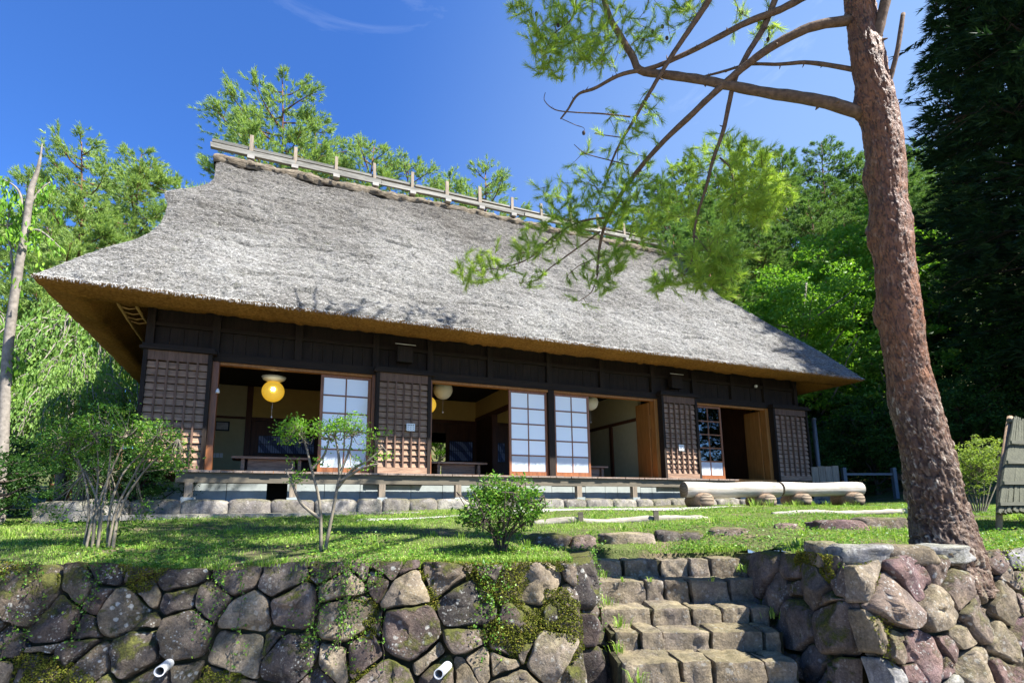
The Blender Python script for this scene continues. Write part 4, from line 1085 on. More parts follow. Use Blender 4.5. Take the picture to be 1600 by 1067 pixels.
M['barkL'] = m_plain('pale_shrub_stem', (.17, .145, .105), .85, .35, 20, .5)

def pine_meshes(H, cb, R, seed, mat, nb=46, per=15, nl=.17, nw=.022, lean=.6, flat=.25, droop=0.0, wood='barkP', dens=1.0, r0=.2, sidesp=.32):
    r = np.random.default_rng(seed); wd = MB()
    tz = np.linspace(0, H, 14); ax = lean * np.sin(tz / H * 2.1 + r.random() * 3) * tz / H; ay = lean * np.sin(tz / H * 1.7 + r.random() * 3) * tz / H
    tr = np.stack([ax, ay, tz], 1); wd.tube(tr, np.interp(tz, [0, H], [r0, .02]), 8, wob=.08)
    PP = []; DD = []
    for i in range(nb):
        f = (i + r.random()) / nb; z = cb + (H - cb) * f ** .9; c = np.array([np.interp(z, tz, ax), np.interp(z, tz, ay), z])
        az = i * 2.4 + r.normal(0, .4); prof = (1 - f) ** .65 * (.55 + .45 * min(1, f * 4)); Lb = R * prof * r.uniform(.6, 1.15) + .35
        n = max(4, int(Lb / .3)); t = np.linspace(0, 1, n)[:, None]; dr = np.array([math.cos(az), math.sin(az), 0]); bend = r.normal(0, .25)
        rise = r.uniform(.1, .45) + f * .5
        pts = c + dr * Lb * t + np.array([-dr[1], dr[0], 0]) * bend * Lb * t ** 2 + np.array([0, 0, 1.]) * Lb * (rise * t ** 1.5 * .6 - droop * t ** 1.3)
        wd.tube(pts, np.interp(t[:, 0], [0, 1], [.02 + .014 * Lb, .008]), 5, cap=False)
        # pads of shoots along the outer two thirds
        ns = int(Lb * Lb * 5.5 * dens + 14); u = r.random((ns, 1)) ** .7 * .85 + .15; k = np.clip((u[:, 0] * (n - 1)).astype(int), 0, n - 2)
        pb = pts[k] + (pts[k + 1] - pts[k]) * r.random((ns, 1)); wsp = Lb * sidesp * np.sin(np.clip(u, 0, .97) * np.pi * .8 + .5)
        sd = r.normal(0, 1, (ns, 1)); side = np.array([-dr[1], dr[0], 0.]) * sd * wsp
        p = pb + side + dr * np.abs(sd) * .25 * wsp + np.array([0, 0, 1.]) * (r.normal(0, .09 + flat * .18, (ns, 1)) + .06 * Lb * (1 - np.abs(sd) * .3) - droop * np.abs(sd) * .3)
        d = unit(dr * .8 + side * .8 / (wsp + .1) + np.array([0, 0, .65 - droop * 1.6]) + r.normal(0, .35, (ns, 3)))
        PP.append(p); DD.append(d)
        for q in range(0, ns, 9): wd.tube([pb[q], (pb[q] + p[q]) / 2 + [0, 0, -.02], p[q]], [.012, .009, .006], 4, cap=False)
    P = np.vstack(PP); D = np.vstack(DD); V = needle_mesh(P, D, r.uniform(.12, .26, len(P)), per, nl, nw, r)
    return wd.mesh('trunk', M[wood]), soup('crown', V, M[mat])

def broad_meshes(H, R, seed, mat, nleaf=16000, lsize=.13, cb=.25, wood='barkG', r0=.12, nb=26, aspect=.5, squash=.8):
    r = np.random.default_rng(seed); wd = MB()
    tz = np.linspace(0, H * .85, 8); tr = np.stack([.15 * np.sin(tz), .12 * np.cos(tz * 1.2) - .12, tz], 1); wd.tube(tr, np.interp(tz, [0, H], [r0, .02]), 7)
    cl = []
    for i in range(nb):
        f = (i + .5) / nb; z = H * (cb * .7 + (1 - cb) * .75 * f); az = i * 2.4 + r.normal(0, .3); Lb = R * r.uniform(.55, 1.05) * math.sqrt(max(.08, 1 - (f * 1.0 - .35) ** 2 * 1.5))
        t = np.linspace(0, 1, 6)[:, None]; dr = np.array([math.cos(az), math.sin(az), 0]); c = np.array([0, 0, z])
        pts = c + dr * Lb * t + np.array([0, 0, 1]) * (H - z) * .35 * t ** 1.3 + r.normal(0, .05, (6, 3)) * t
        wd.tube(pts, np.interp(t[:, 0], [0, 1], [.03 + .01 * Lb, .008]), 5, cap=False)
        for q in range(7): cl.append((pts[int(r.integers(2, 6))] + r.normal(0, .22 * R, 3) * [1, 1, .6], r.uniform(.14, .30) * R))
    for q in range(6): cl.append((np.array([0, 0, H * .9]) + r.normal(0, .2 * R, 3) * [1, 1, .4], .22 * R))
    C = np.array([c for c, _ in cl]); S = np.array([s for _, s in cl]); k = r.integers(0, len(C), nleaf)
    off = unit(r.normal(size=(nleaf, 3))) * (r.random((nleaf, 1)) ** .45) * [1, 1, .5]
    P = C[k] + off * S[k][:, None] * [1, 1, squash]
    P[:, 2] = np.maximum(P[:, 2], .08 + .05 * r.random(nleaf))
    return wd.mesh('trunk', M[wood]), soup('crown', leaf_soup(P, lsize, r, .55, aspect), M[mat], True)

def plant_tree(name, meshes, x, y, label, cat='tree', group=None, rz=0, s=1.0, z=None, sx=None):
    o = empty(name, (x, y, (gzf(x, y) if z is None else z) - .03), rz, label, cat, group); o.scale = (s * (sx or 1), s * (sx or 1), s)
    link('trunk', meshes[0], o); link('crown', meshes[1], o); return o

# ---- pines to the left and beyond the ridge
pA = pine_meshes(15.5, 3.0, 4.0, 1, 'needleB', 50, 16, .20, .030, dens=2.7, r0=.17, flat=.10, sidesp=.24)
pB = pine_meshes(18.0, 6.0, 4.6, 2, 'needleB', 42, 16, .21, .031, dens=2.9, r0=.2, lean=1.0, flat=.12, sidesp=.24)
pC = pine_meshes(12.0, 1.5, 3.4, 3, 'needleB', 46, 15, .20, .030, dens=2.7, r0=.14, flat=.10, sidesp=.25)
PG = 'bright pines behind the house'
for m_, x, y, rz, s, lab in (
    (pA, -15.9, 19.5, .3, .90, 'tall bright pine at the left, its reddish trunk showing below the roof corner'),
    (pB, -15.0, 21.5, 2.0, .84, 'airy bright pine beside the roof gable, with open branches against the sky'),
    (pA, -19.6, 21.0, 4.0, .92, 'pale green pine at the left border of the view'),
    (pC, -12.4, 23.5, 1.1, .90, 'shorter pine whose dark tip sits just left of the roof gable'),
    (pC, -18.0, 17.0, 5.0, .85, 'low bushy pine behind the grey trunked tree at the left'),
    (pC, -15.5, 17.0, 2.6, .62, 'small pine between the weeping tree and the taller pines'),
    (pC, -14.6, 18.6, 3.1, .92, 'bushy pine whose boughs reach down to the left hip of the roof'), (pA, -17.6, 23.0, 1.4, .92, 'tall pine standing between the two outermost left pines'), (pC, -20.5, 18.0, 1.9, .9, 'bushy pine low at the left border of the view'),
    (pB, -10.9, 24.5, .8, 1.17, 'tallest pine rising behind the left end of the roof ridge'),
    (pA, -9.0, 26.5, 5.2, 1.22, 'second tall pine crowded behind the tallest one at the left of the ridge'),
    (pA, -7.2, 26.0, 2.2, 1.13, 'pine with a broad top behind the second and third ridge posts'),
    (pB, -4.9, 27.5, 3.9, .90, 'lower pine behind the middle ridge posts'),
    (pC, -2.2, 29.5, 1.7, 1.34, 'slim pine tip just showing over the ridge, the taller of two'),
    (pC, -1.0, 31.5, 4.4, 1.33, 'slim pine tip just showing over the ridge, the lower of two')):
    plant_tree('pine_tree', m_, x, y, lab, 'tree', PG, rz, s)

# ---- the wooded hillside on the right
hA = pine_meshes(15, 2.0, 3.6, 11, 'needleH', 52, 13, .30, .046, dens=2.0, lean=.4, flat=.12, sidesp=.25)
hB = pine_meshes(17, 3.0, 4.2, 12, 'needleH', 50, 13, .31, .048, dens=1.9, lean=.7, flat=.12, sidesp=.25)
hC = broad_meshes(9, 3.4, 13, 'leafD', 14000, .26, .15)
HG = 'conifers on the wooded hill'
r_ = np.random.default_rng(5)
def sky_top(px): return np.interp(px, [780, 900, 1000, 1100, 1180, 1250, 1330, 1420, 1520], [380, 322, 270, 232, 204, 196, 184, 180, 150])
ORD = 'first second third fourth fifth sixth seventh eighth ninth tenth eleventh twelfth thirteenth fourteenth'.split()
lab_h = ['of the green conifers on the hillside skyline', 'of the conifers halfway up the wooded hillside', 'of the lowest conifers on the wooded hillside behind the roof']
k = 0
for row, (D0, step, drop) in enumerate(((47, 60, 0), (38, 66, 45), (31, 74, 105))):
    px = 830 + row * 25; cnt_ = 0
    while px < 1560:
        D = D0 + r_.uniform(-2, 2); x = (px - 779) / 850 * D; zt = (795 - sky_top(px) - drop - r_.uniform(-22, 22)) / 850 * D + EYE; g = gzf(x, D)
        cnt_ += 1; mm_ = (hA, hB)[k % 2]; h0 = (15, 17)[k % 2]; s_ = max(.5, (zt - g) / h0)
        plant_tree('conifer', mm_, x, D, ORD[cnt_ - 1] + ' from the left ' + lab_h[row], 'tree', HG + ', ' + ('skyline', 'middle', 'lower')[row] + ' row', r_.uniform(0, 6), s_, None, min(1.25, 1.0 / s_ ** .4)); px += step * r_.uniform(.8, 1.2); k += 1
E1 = broad_meshes(8.6, 2.5, 21, 'leafB', 26000, .15, .12)
E2 = broad_meshes(5.0, 1.7, 22, 'leafG', 14000, .13, .1)
_bw = HW(5.9, 12.6); plant_tree('broadleaf_tree', E1, float(_bw[0]), float(_bw[1]), 'bright green tree seen through the small rear opening of the second room', rz=1.0, s=.75)
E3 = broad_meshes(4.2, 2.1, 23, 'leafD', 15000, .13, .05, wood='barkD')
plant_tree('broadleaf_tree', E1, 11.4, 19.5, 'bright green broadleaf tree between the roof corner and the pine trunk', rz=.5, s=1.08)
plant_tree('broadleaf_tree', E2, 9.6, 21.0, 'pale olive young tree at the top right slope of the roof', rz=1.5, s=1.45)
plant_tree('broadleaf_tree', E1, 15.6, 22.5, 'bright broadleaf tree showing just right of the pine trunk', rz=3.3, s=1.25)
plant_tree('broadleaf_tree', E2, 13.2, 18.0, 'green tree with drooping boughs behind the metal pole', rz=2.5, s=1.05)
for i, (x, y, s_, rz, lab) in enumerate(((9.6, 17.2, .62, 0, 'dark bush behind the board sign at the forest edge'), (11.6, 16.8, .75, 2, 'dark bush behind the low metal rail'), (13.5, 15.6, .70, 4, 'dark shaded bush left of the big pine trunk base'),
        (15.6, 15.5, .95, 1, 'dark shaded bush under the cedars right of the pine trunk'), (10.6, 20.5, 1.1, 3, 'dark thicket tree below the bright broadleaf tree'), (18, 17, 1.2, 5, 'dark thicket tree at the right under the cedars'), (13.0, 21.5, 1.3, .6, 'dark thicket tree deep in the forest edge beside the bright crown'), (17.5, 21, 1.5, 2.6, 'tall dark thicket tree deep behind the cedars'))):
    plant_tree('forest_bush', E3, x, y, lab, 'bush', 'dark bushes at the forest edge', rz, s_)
# ---- big dark cedars on the right, some outside the view that shade the forest edge
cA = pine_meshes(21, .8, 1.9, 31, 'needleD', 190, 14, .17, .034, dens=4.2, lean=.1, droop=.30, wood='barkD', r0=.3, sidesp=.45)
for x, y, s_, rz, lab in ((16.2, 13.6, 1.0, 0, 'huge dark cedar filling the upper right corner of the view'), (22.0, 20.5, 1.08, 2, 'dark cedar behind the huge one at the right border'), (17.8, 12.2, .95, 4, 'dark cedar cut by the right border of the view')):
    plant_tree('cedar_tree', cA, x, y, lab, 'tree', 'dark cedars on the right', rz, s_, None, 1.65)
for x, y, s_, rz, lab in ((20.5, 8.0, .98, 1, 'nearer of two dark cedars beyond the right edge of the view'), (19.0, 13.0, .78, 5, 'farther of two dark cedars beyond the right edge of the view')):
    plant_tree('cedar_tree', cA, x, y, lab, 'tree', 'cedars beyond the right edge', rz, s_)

# ---- left middle ground: weeping tree, grey trunked tree, dark bushes
def weeping(seed, H, R, nstr, mat):
    r = np.random.default_rng(seed); wd = MB(); P = []; D = []
    wd.tube([[0, 0, 0], [.1, .05, H * .4], [0, 0, H * .8]], [.16, .12, .06], 8)
    for i in range(nstr):
        az = r.uniform(0, 6.28); rr = R * math.sqrt(r.random()); top = H * (1 - .35 * (rr / R) ** 2) * r.uniform(.80, 1.02); ln = top * r.uniform(.35, .85)
        n = 12; t = np.linspace(0, 1, n)[:, None]; o_ = np.array([math.cos(az), math.sin(az), 0])
        pts = o_ * (rr * .6 + rr * .4 * np.sqrt(t) + .25 * np.sqrt(t)) + np.array([0, 0, 1.]) * (top - ln * t ** 1.6) + r.normal(0, .02, (n, 3))
        if i % 3 == 0: wd.tube(pts, np.linspace(.014, .003, n), 4, cap=False)
        m_ = 42; k = r.integers(0, n - 1, m_); p = pts[k] + (pts[k + 1] - pts[k]) * r.random((m_, 1)) + r.normal(0, .05, (m_, 3)); P.append(p)
        D.append(np.tile([0, 0, -1.], (m_, 1)) + o_ * .3)
    P = np.vstack(P); D = np.vstack(D); return wd.mesh('trunk', M['barkG']), soup('crown', leaf_soup(P, .11, r, .2, .42, D), M[mat], True)
wA = weeping(41, 4.6, 2.3, 420, 'leafW')
plant_tree('weeping_tree', wA, -11.9, 15.8, 'weeping tree with pale drooping leaf strands beside the left gable', rz=0, s=1.45)
plant_tree('weeping_tree', wA, -14.2, 14.2, 'weeping tree with drooping strands at the left border behind the grey trunk', rz=2, s=1.2)
plant_tree('weeping_tree', wA, -9.9, 12.4, 'lower weeping tree just behind the shaded shrub at the left house corner', rz=4, s=.80)
plant_tree('broadleaf_tree', E2, -16.5, 18.0, 'bright rounded tree low at the left border under the pines', rz=1, s=1.1)
E4 = broad_meshes(1.6, 1.05, 24, 'leafD', 9000, .07, .05, wood='barkD')
for x, y, s_, rz, lab in ((-7.0, 7.3, .72, 0, 'dark low bush at the left border behind the long flat boulder'), (-5.6, 8.5, .7, 2, 'dark low bush beside the left house corner'), (-8.4, 8.8, .9, 4, 'dark rounded bush under the weeping tree')):
    plant_tree('dark_bush', E4, x, y, lab, 'bush', 'dark bushes at the left', rz, s_)
# grey trunked tree with drooping leaves
def grey_tree():
    r = np.random.default_rng(51); x0, y0 = -6.95, 7.6; g = gzf(x0, y0); o = empty('grey_trunk_tree', (x0, y0, g), 0, 'slender grey trunked tree with drooping leaf twigs along the left border', 'tree')
    O3 = np.array([x0, y0, g]); A_ = lambda *p: np.array([at(x, y, 7.6 + d) - O3 for x, y, d in p])
    tr = A_((-4, 830, 0), (2, 720, 0), (8, 620, 0), (14, 530, 0), (26, 440, 0), (38, 370, 0), (48, 300, 0), (60, 262, 0), (66, 225, 0)); tr[0][2] = -.1
    m_ = MB(); m_.tube(curve(tr, 30), np.r_[np.linspace(.080, .045, 22), np.linspace(.04, .006, 8)], 12, wob=.14); m_.build('trunk', M['barkG'], o)
    br = [A_((34, 400, 0), (40, 340, .1), (60, 300, .2), (78, 285, .3)), A_((46, 318, 0), (20, 350, .1), (-10, 350, .1)), A_((44, 362, 0), (60, 360, .05), (78, 372, .1), (95, 388, .1)), A_((12, 540, 0), (30, 565, .1), (20, 585, .1)), A_((40, 350, 0), (30, 300, 0), (5, 280, 0)), A_((14, 520, .1), (20, 430, .1), (12, 350, .1), (20, 318, .1))]
    P = []
    for b_ in br:
        c = curve(b_, 14); m_ = MB(); m_.tube(c, np.linspace(.026, .007, 14), 7, wob=.1); m_.build('branch', M['barkG'], o)
        for q in range(11):
            s_ = c[int(r.integers(3, 14))]; n = 8; t = np.linspace(0, 1, n)[:, None]; pts = s_ + np.array([r.normal(0, .18), r.normal(0, .15), 0]) * t - np.array([0, 0, 1.]) * r.uniform(.2, .5) * t ** 1.4
            P.append(pts[r.integers(1, n, 11)] + r.normal(0, .035, (11, 3)))
    P = np.vstack(P); D = np.tile([0, 0, -1.], (len(P), 1))
    link('leaves', soup('leaves', leaf_soup(P, .11, r, .1, .4, D), M['leafB'], True), o)
grey_tree()

# ---- garden shrubs with visible stems
def stem_shrub(x, y, stems, leafpads, mat, label, seed, lsize=.035, leafn=60, bark='barkL', rad=.02):
    r = np.random.default_rng(seed); g = gzf(x, y); o = empty('garden_shrub', (x, y, g), 0, label, 'shrub'); P = []
    for st in stems:
        c = curve(st, 16); m_ = MB(); m_.tube(c, np.linspace(rad, rad * .38, 16) * r.uniform(.8, 1.1), 7, wob=.12); m_.build('stem', M[bark], o)
    leafpads = [(C_, (a_[0] * 1.12, a_[1] * 1.12, a_[2] * 1.9), int(n_ * .8)) for C_, a_, n_ in leafpads]
    ends = [np.array(st[-1], float) for st in stems] + [np.array(st[-2], float) for st in stems]; tw = MB()
    for (cx_, cy_, cz_), (a_, b_, c_), n_ in leafpads:
        C = np.array([cx_, cy_, cz_])
        for q in range(n_):
            d = unit(r.normal(size=3)) * r.random() ** .4; tip = C + d * [a_, b_, c_]; e_ = min(ends, key=lambda e: np.linalg.norm(e - tip)); mid = (e_ + tip) / 2 + r.normal(0, .03, 3) - [0, 0, .03]
            tw.tube(curve([e_, mid, tip], 6), np.linspace(.0055, .0018, 6), 4, cap=False)
            k = leafn // 4 if lsize > .05 else leafn // 3; P.append(tip + r.normal(0, .030, (k, 3)) * [1.3, 1.3, .8])
    tag(tw.build('twigs', M[bark], o), kind='stuff')
    tag(link('leaves', soup('leaves', leaf_soup(np.vstack(P), lsize, r, .7, .5), M[mat], True), o), kind='stuff'); return o
# left clump
r_ = np.random.default_rng(8); st = []
for i in range(8):
    dx = [-.05, .03, .10, .16, -.10, .0, .2, -.02][i]; tx = [-.02, .05, .40, .55, -.35, -.55, .75, .2][i]
    st.append([[dx, (i % 3) * .04 - .04, -.03], [dx + .01, 0, .35], [dx + (tx - dx) * .35, .03 * (i % 2), .70], [tx, .1 * (i % 3) - .1, 1.0 + .05 * (i % 2)]])
stem_shrub(-3.78, 5.2, st, [((0, 0, 1.16), (.36, .3, .12), 70), ((-.38, .05, 1.02), (.26, .25, .11), 42), ((.38, 0, 1.05), (.26, .25, .10), 42), ((.62, -.05, .92), (.26, .2, .10), 32), ((-.6, 0, .88), (.2, .2, .1), 24), ((0, .1, .90), (.6, .3, .12), 50), ((.7, 0, .75), (.18, .15, .08), 12), ((-.35, .15, .45), (.30, .2, .16), 26), ((.15, .25, .32), (.25, .15, .14), 16)], 'leafG', 'multi stemmed dark green shrub at the left in front of the first shutter', 61, .034, 84, rad=.015)
# middle forked one
st = [[[0, 0, -.03], [-.03, 0, .40], [-.12, 0, .72], [-.20, 0, .98], [-.30, 0, 1.08]], [[.03, 0, -.03], [.09, 0, .35], [.14, 0, .66], [.22, 0, .90], [.24, 0, 1.04]], [[.12, 0, .55], [.25, .02, .72], [.40, .0, .80], [.52, 0, .92]],
      [[-.12, 0, .72], [-.02, .02, .85], [.03, 0, 1.0]], [[-.02, 0, .28], [-.20, 0, .42], [-.30, .0, .62], [-.36, 0, .72]], [[.14, 0, .66], [.12, 0, .85], [.08, 0, 1.02]], [[.14, 0, .60], [.34, -.05, .72], [.50, -.05, .76]]]
stem_shrub(-1.58, 4.95, st, [((-.24, 0, 1.11), (.20, .16, .055), 40), ((.02, 0, 1.08), (.14, .14, .05), 24), ((.22, 0, 1.12), (.18, .15, .05), 32), ((-.38, 0, 1.03), (.12, .1, .04), 12), ((.48, 0, .96), (.14, .12, .12), 12), ((-.32, 0, .70), (.14, .1, .10), 9), ((.3, 0, .88), (.2, .1, .1), 8), ((-.1, 0, .9), (.15, .1, .1), 6)], 'leafB', 'forked pale stemmed shrub with flat leaf tops in front of the first glazed door', 62, .030, 66, rad=.017)
# round bush
st = []; r_ = np.random.default_rng(9)
for i in range(15):
    a_ = i * 2.4; q = .12 + .24 * r_.random(); st.append([[.03 * math.cos(a_), .03 * math.sin(a_), -.02], [.08 * math.cos(a_), .08 * math.sin(a_), .14], [q * .8 * math.cos(a_), q * .8 * math.sin(a_), .28], [q * 1.3 * math.cos(a_), q * 1.3 * math.sin(a_), .40 + .12 * r_.random()]])
stem_shrub(.02, 4.8, st, [((0, 0, .39), (.31, .30, .15), 150), ((-.05, 0, .50), (.17, .17, .06), 50), ((.20, -.05, .40), (.16, .16, .09), 36), ((-.24, 0, .32), (.12, .13, .08), 24)], 'leafG', 'small rounded bright leaved bush at the lawn edge above the wall', 63, .037, 66, 'barkD', .010)
st = [[[.02 * i - .08, 0, -.02], [.06 * i - .2, 0, .25], [.12 * i - .42, .03, .55]] for i in range(8)]
M['leafY'] = m_leaf('yellow_green_leaves', (.16, .24, .04), (.28, .36, .07), None, .4)
stem_shrub(6.95, 8.0, st, [((-.1, 0, .66), (.42, .35, .22), 170), ((.3, .1, .86), (.28, .3, .16), 90), ((-.42, 0, .55), (.2, .2, .14), 40)], 'leafY', 'yellow green rounded shrub between the pine trunk and the straw shelter', 64, .04, 75, 'barkL', .014)

# ------------------------------------------------------------------ the big pine at the right
pine = empty('red_pine', (3.62, 4.5, EYE - .5), 0, 'big leaning red barked pine rooted in the stone wall at the right', 'tree')
PO = np.array([3.62, 4.5, EYE - .5])
spine_px = [(1486, 930, 4.42, 122), (1480, 880, 4.45, 110), (1466, 800, 4.5, 100), (1446, 700, 4.5, 92), (1424, 610, 4.5, 84), (1409, 520, 4.45, 82), (1400, 430, 4.4, 80), (1388, 320, 4.4, 75), (1379, 210, 4.35, 80), (1362, 120, 4.3, 72), (1346, 30, 4.3, 68), (1338, -40, 4.3, 60)]
sp = [at(x, y, D) for x, y, D, w_ in spine_px]; sr = [w_ / 850 * D / 2 / 1.0 for x, y, D, w_ in spine_px]
sr = [r * .76 for r in sr]
sp += [sp[-1] + np.array([-.02, .0, 1.2]), sp[-1] + np.array([.15, -.1, 2.6]), sp[-1] + np.array([.0, -.2, 4.2]), sp[-1] + np.array([.3, -.1, 5.6])]; sr += [.125, .10, .075, .03]
# keep the apparent width true where the trunk leans: widths were measured at the height of view
def trunk_mesh():
    nz, na = 620, 150
    C = curve(sp, nz) - PO; R = np.interp(np.linspace(0, len(sp) - 1, nz), np.arange(len(sp)), sr)
    t = unit(np.gradient(C, axis=0)); A = unit(np.cross(t, [0, 1., 0])); B = np.cross(t, A); th = np.linspace(0, 2 * np.pi, na, endpoint=False)
    cyl = np.cumsum(np.r_[0, np.linalg.norm(np.diff(C, axis=0), axis=1)])
    TH, S = np.meshgrid(th, cyl); Rr = np.broadcast_to(R[:, None], TH.shape)
    q = np.stack([np.cos(TH) * Rr, np.sin(TH) * Rr, S], -1)
    warp = (fbm(q * 6, 4, 71) - .5)[..., None] * .9
    d1, d2, cid = worley((q * np.array([26, 26, 6.5])) + warp * 4, 72)
    crack = smooth((d2 - d1) / .10); low = smooth((1.9 - S) / 1.4)
    e1, e2, cid2 = worley((q * np.array([55, 55, 17])) + warp * 9, 78)
    disp = (.35 + .65 * low) * (.012 * crack + .024 * (cid - .5)) + (.5 + .5 * low) * .009 * cid2 * smooth((e2 - e1) / .12) + .012 * (fbm(q * 28, 3, 75) - .5) * (1 + low) + .045 * (fbm(q * 2.6, 3, 76) - .5)
    for kz, ka, kr in ((2.02, 4.2, .05), (2.35, 5.1, .055), (3.05, 5.6, .045), (3.62, 5.2, .04), (4.25, 5.9, .06)):   # knots
        dd = np.sqrt(((S - kz)) ** 2 + ((np.angle(np.exp(1j * (TH - ka)))) * Rr) ** 2); disp += kr * np.exp(-(dd / .10) ** 2) - .05 * np.exp(-(dd / .035) ** 2)
    flare = .035 * smooth((.55 - S) / .55) * (1 + .35 * np.cos(TH * 5 + 1))
    RR = Rr + disp + flare - .012
    V = C[:, None] + RR[..., None] * (np.cos(TH)[..., None] * A[:, None] + np.sin(TH)[..., None] * B[:, None])
    i = np.arange(nz - 1)[:, None] * na; j = np.arange(na)[None]; k2 = (j + 1) % na
    me = new_mesh('trunk', V.reshape(-1, 3), np.stack([i + j, i + k2, i + na + k2, i + na + j], -1).reshape(-1, 4)[:, ::-1], M['barkF'], smooth=True)
    for nm, val in (('plate', cid2), ('crack', np.clip(crack, 0, 1)), ('up', 1 - smooth((2.7 - S) / 2.2))):
        a_ = me.attributes.new(nm, 'FLOAT', 'POINT'); a_.data.foreach_set('value', np.ascontiguousarray(val.reshape(-1), np.float32))
    return me
b = NB('red_pine_bark'); v = b.coord('Object'); 
def attr(n_): return b.n('Attribute', attribute_name=n_).outputs['Fac']
n1 = b.noise(v, 9, 7, .65, .6); n2 = b.noise(b.coord('Object', (60, 60, 26)), 1, 4, .7)
red = b.ramp(n1, [(.35, (.115, .045, .022)), (.65, (.29, .118, .045))]); gry = b.ramp(attr('plate'), [(0, (.05, .026, .017)), (.55, (.12, .070, .042)), (.85, (.19, .13, .085)), (1, (.40, .34, .26))])
fac = b.math('ADD', b.math('MULTIPLY', attr('up'), .55), b.math('SUBTRACT', b.noise(v, 2.2, 5, .6), .52)); fac = b.ramp(fac, [(.12, 0.0), (.50, .8)])
col = b.mix(fac, gry, red); col = b.mix(b.math('SUBTRACT', 1.0, attr('crack')), col, (.05, .028, .018))
col = b.mix(b.ramp(attr('plate'), [(.0, .55), (.12, 0.0)]), col, (.03, .018, .012))
col = b.mix(.6, col, b.ramp(n2, [(.3, .55), (.7, 1.3)]), 'MULTIPLY')
b.bsdf(col, .5, b.bump(b.math('ADD', n2, n1), 1.0, .016), .3); M['barkF'] = b.m
link('trunk', trunk_mesh(), pine)
M['branch'] = m_plain('pine_branch_bark', (.115, .072, .044), .85, .45, 22, .8)
rp = np.random.default_rng(77); BR = []
def branch(pts, r0, r1, n=40, knots=10, sway=.0):
    c = curve([at(*p) for p in pts], n); rad = np.linspace(r0, r1, n); m_ = MB(); m_.tube(c - PO, rad, 10, wob=.16)
    for q in range(knots):
        k = int(rp.integers(2, n - 2)); d = unit(rp.normal(size=3)); ln = rad[k] + rp.uniform(.01, .05); m_.tube([c[k] - PO, c[k] - PO + d * ln * .7, c[k] - PO + d * ln * 1.1 + [0, 0, .008]], [rad[k] * .42, rad[k] * .3, rad[k] * .08], 5)
    m_.build('branch', M['branch'], pine); BR.append((c, rad)); return c
branch([(1350, 178, 4.35), (1290, 160, 4.4), (1240, 151, 4.5), (1190, 144, 4.6), (1140, 134, 4.7), (1090, 124, 4.8), (1040, 117, 4.9), (1000, 110, 4.95), (988, 88, 5.0), (968, 55, 5.0), (950, 22, 5.0), (938, -30, 5.0)], .055, .028)
b2 = branch([(1330, 32, 4.3), (1270, 42, 4.35), (1215, 68, 4.45), (1165, 103, 4.6), (1120, 142, 4.75), (1080, 180, 4.9), (1030, 228, 5.1), (985, 282, 5.3), (962, 318, 5.4), (945, 352, 5.45), (936, 392, 5.5), (933, 430, 5.5)], .045, .012, 50)
branch([(1270, -12, 4.4), (1220, 15, 4.5), (1170, 34, 4.6), (1120, 60, 4.7), (1070, 85, 4.8), (1020, 106, 4.9), (970, 117, 5.0), (930, 138, 5.1), (903, 148, 5.1), (887, 172, 5.1), (876, 186, 5.1)], .036, .008, 50)
branch([(1125, -30, 4.5), (1105, 5, 4.6), (1075, 50, 4.7), (1045, 95, 4.8), (1018, 140, 4.9), (992, 185, 5.0), (965, 232, 5.1), (945, 280, 5.2)], .034, .008, 40)
branch([(1218, -20, 4.5), (1195, 40, 4.6), (1168, 85, 4.65), (1150, 120, 4.7), (1140, 158, 4.75), (1130, 205, 4.85), (1114, 250, 4.95), (1104, 290, 5.0), (1090, 335, 5.1), (1083, 372, 5.15)], .032, .010, 40)
branch([(1345, 112, 4.35), (1305, 104, 4.4), (1260, 98, 4.5), (1215, 101, 4.6), (1170, 101, 4.7), (1130, 112, 4.8), (1092, 122, 4.85)], .022, .010, 30)
branch([(1379, 165, 4.25), (1392, 120, 4.2), (1403, 75, 4.15), (1411, 22, 4.15)], .022, .018, 20, 4)
branch([(1362, 78, 4.25), (1374, 40, 4.2), (1384, 0, 4.15), (1394, -50, 4.1), (1400, -200, 4.1)], .048, .035, 20, 5)
branch([(948, 340, 5.45), (905, 347, 5.45), (862, 372, 5.45), (830, 402, 5.45), (790, 417, 5.45), (735, 424, 5.4)], .012, .004, 24, 2)
branch([(938, 362, 5.48), (895, 393, 5.45), (858, 420, 5.45), (838, 438, 5.4), (810, 442, 5.4)], .010, .003, 24, 2)
branch([(935, 425, 5.5), (925, 455, 5.5), (905, 470, 5.45)], .006, .003, 12, 1)
branch([(936, 402, 5.5), (905, 415, 5.5), (885, 432, 5.45)], .006, .003, 12, 1)
branch([(1083, 365, 5.15), (1100, 385, 5.1), (1112, 402, 5.1)], .008, .003, 12, 1)
branch([(1085, 370, 5.15), (1075, 420, 5.15), (1030, 438, 5.1)], .008, .003, 12, 1)
branch([(985, 183, 5.0), (940, 178, 5.0), (900, 176, 5.0), (868, 172, 5.0), (851, 158, 5.0), (852, 145, 5.0)], .009, .003, 24, 3)
branch([(970, 215, 5.05), (930, 209, 5.05), (942, 207, 5.0)], .006, .003, 12, 1)
branch([(982, 258, 5.2), (950, 250, 5.1), (915, 240, 5.1), (897, 226, 5.1)], .007, .003, 16, 2)
branch([(1125, 247, 4.95), (1140, 262, 4.9), (1148, 290, 4.9), (1151, 303, 4.9)], .010, .004, 14, 2)
branch([(878, 186, 5.1), (900, 196, 5.05), (912, 200, 5.0), (913, 207, 5.0)], .004, .002, 10, 1)
branch([(900, 0, 4.9), (893, 30, 4.9), (860, 60, 4.9), (845, 110, 4.9)], .010, .003, 14, 2)

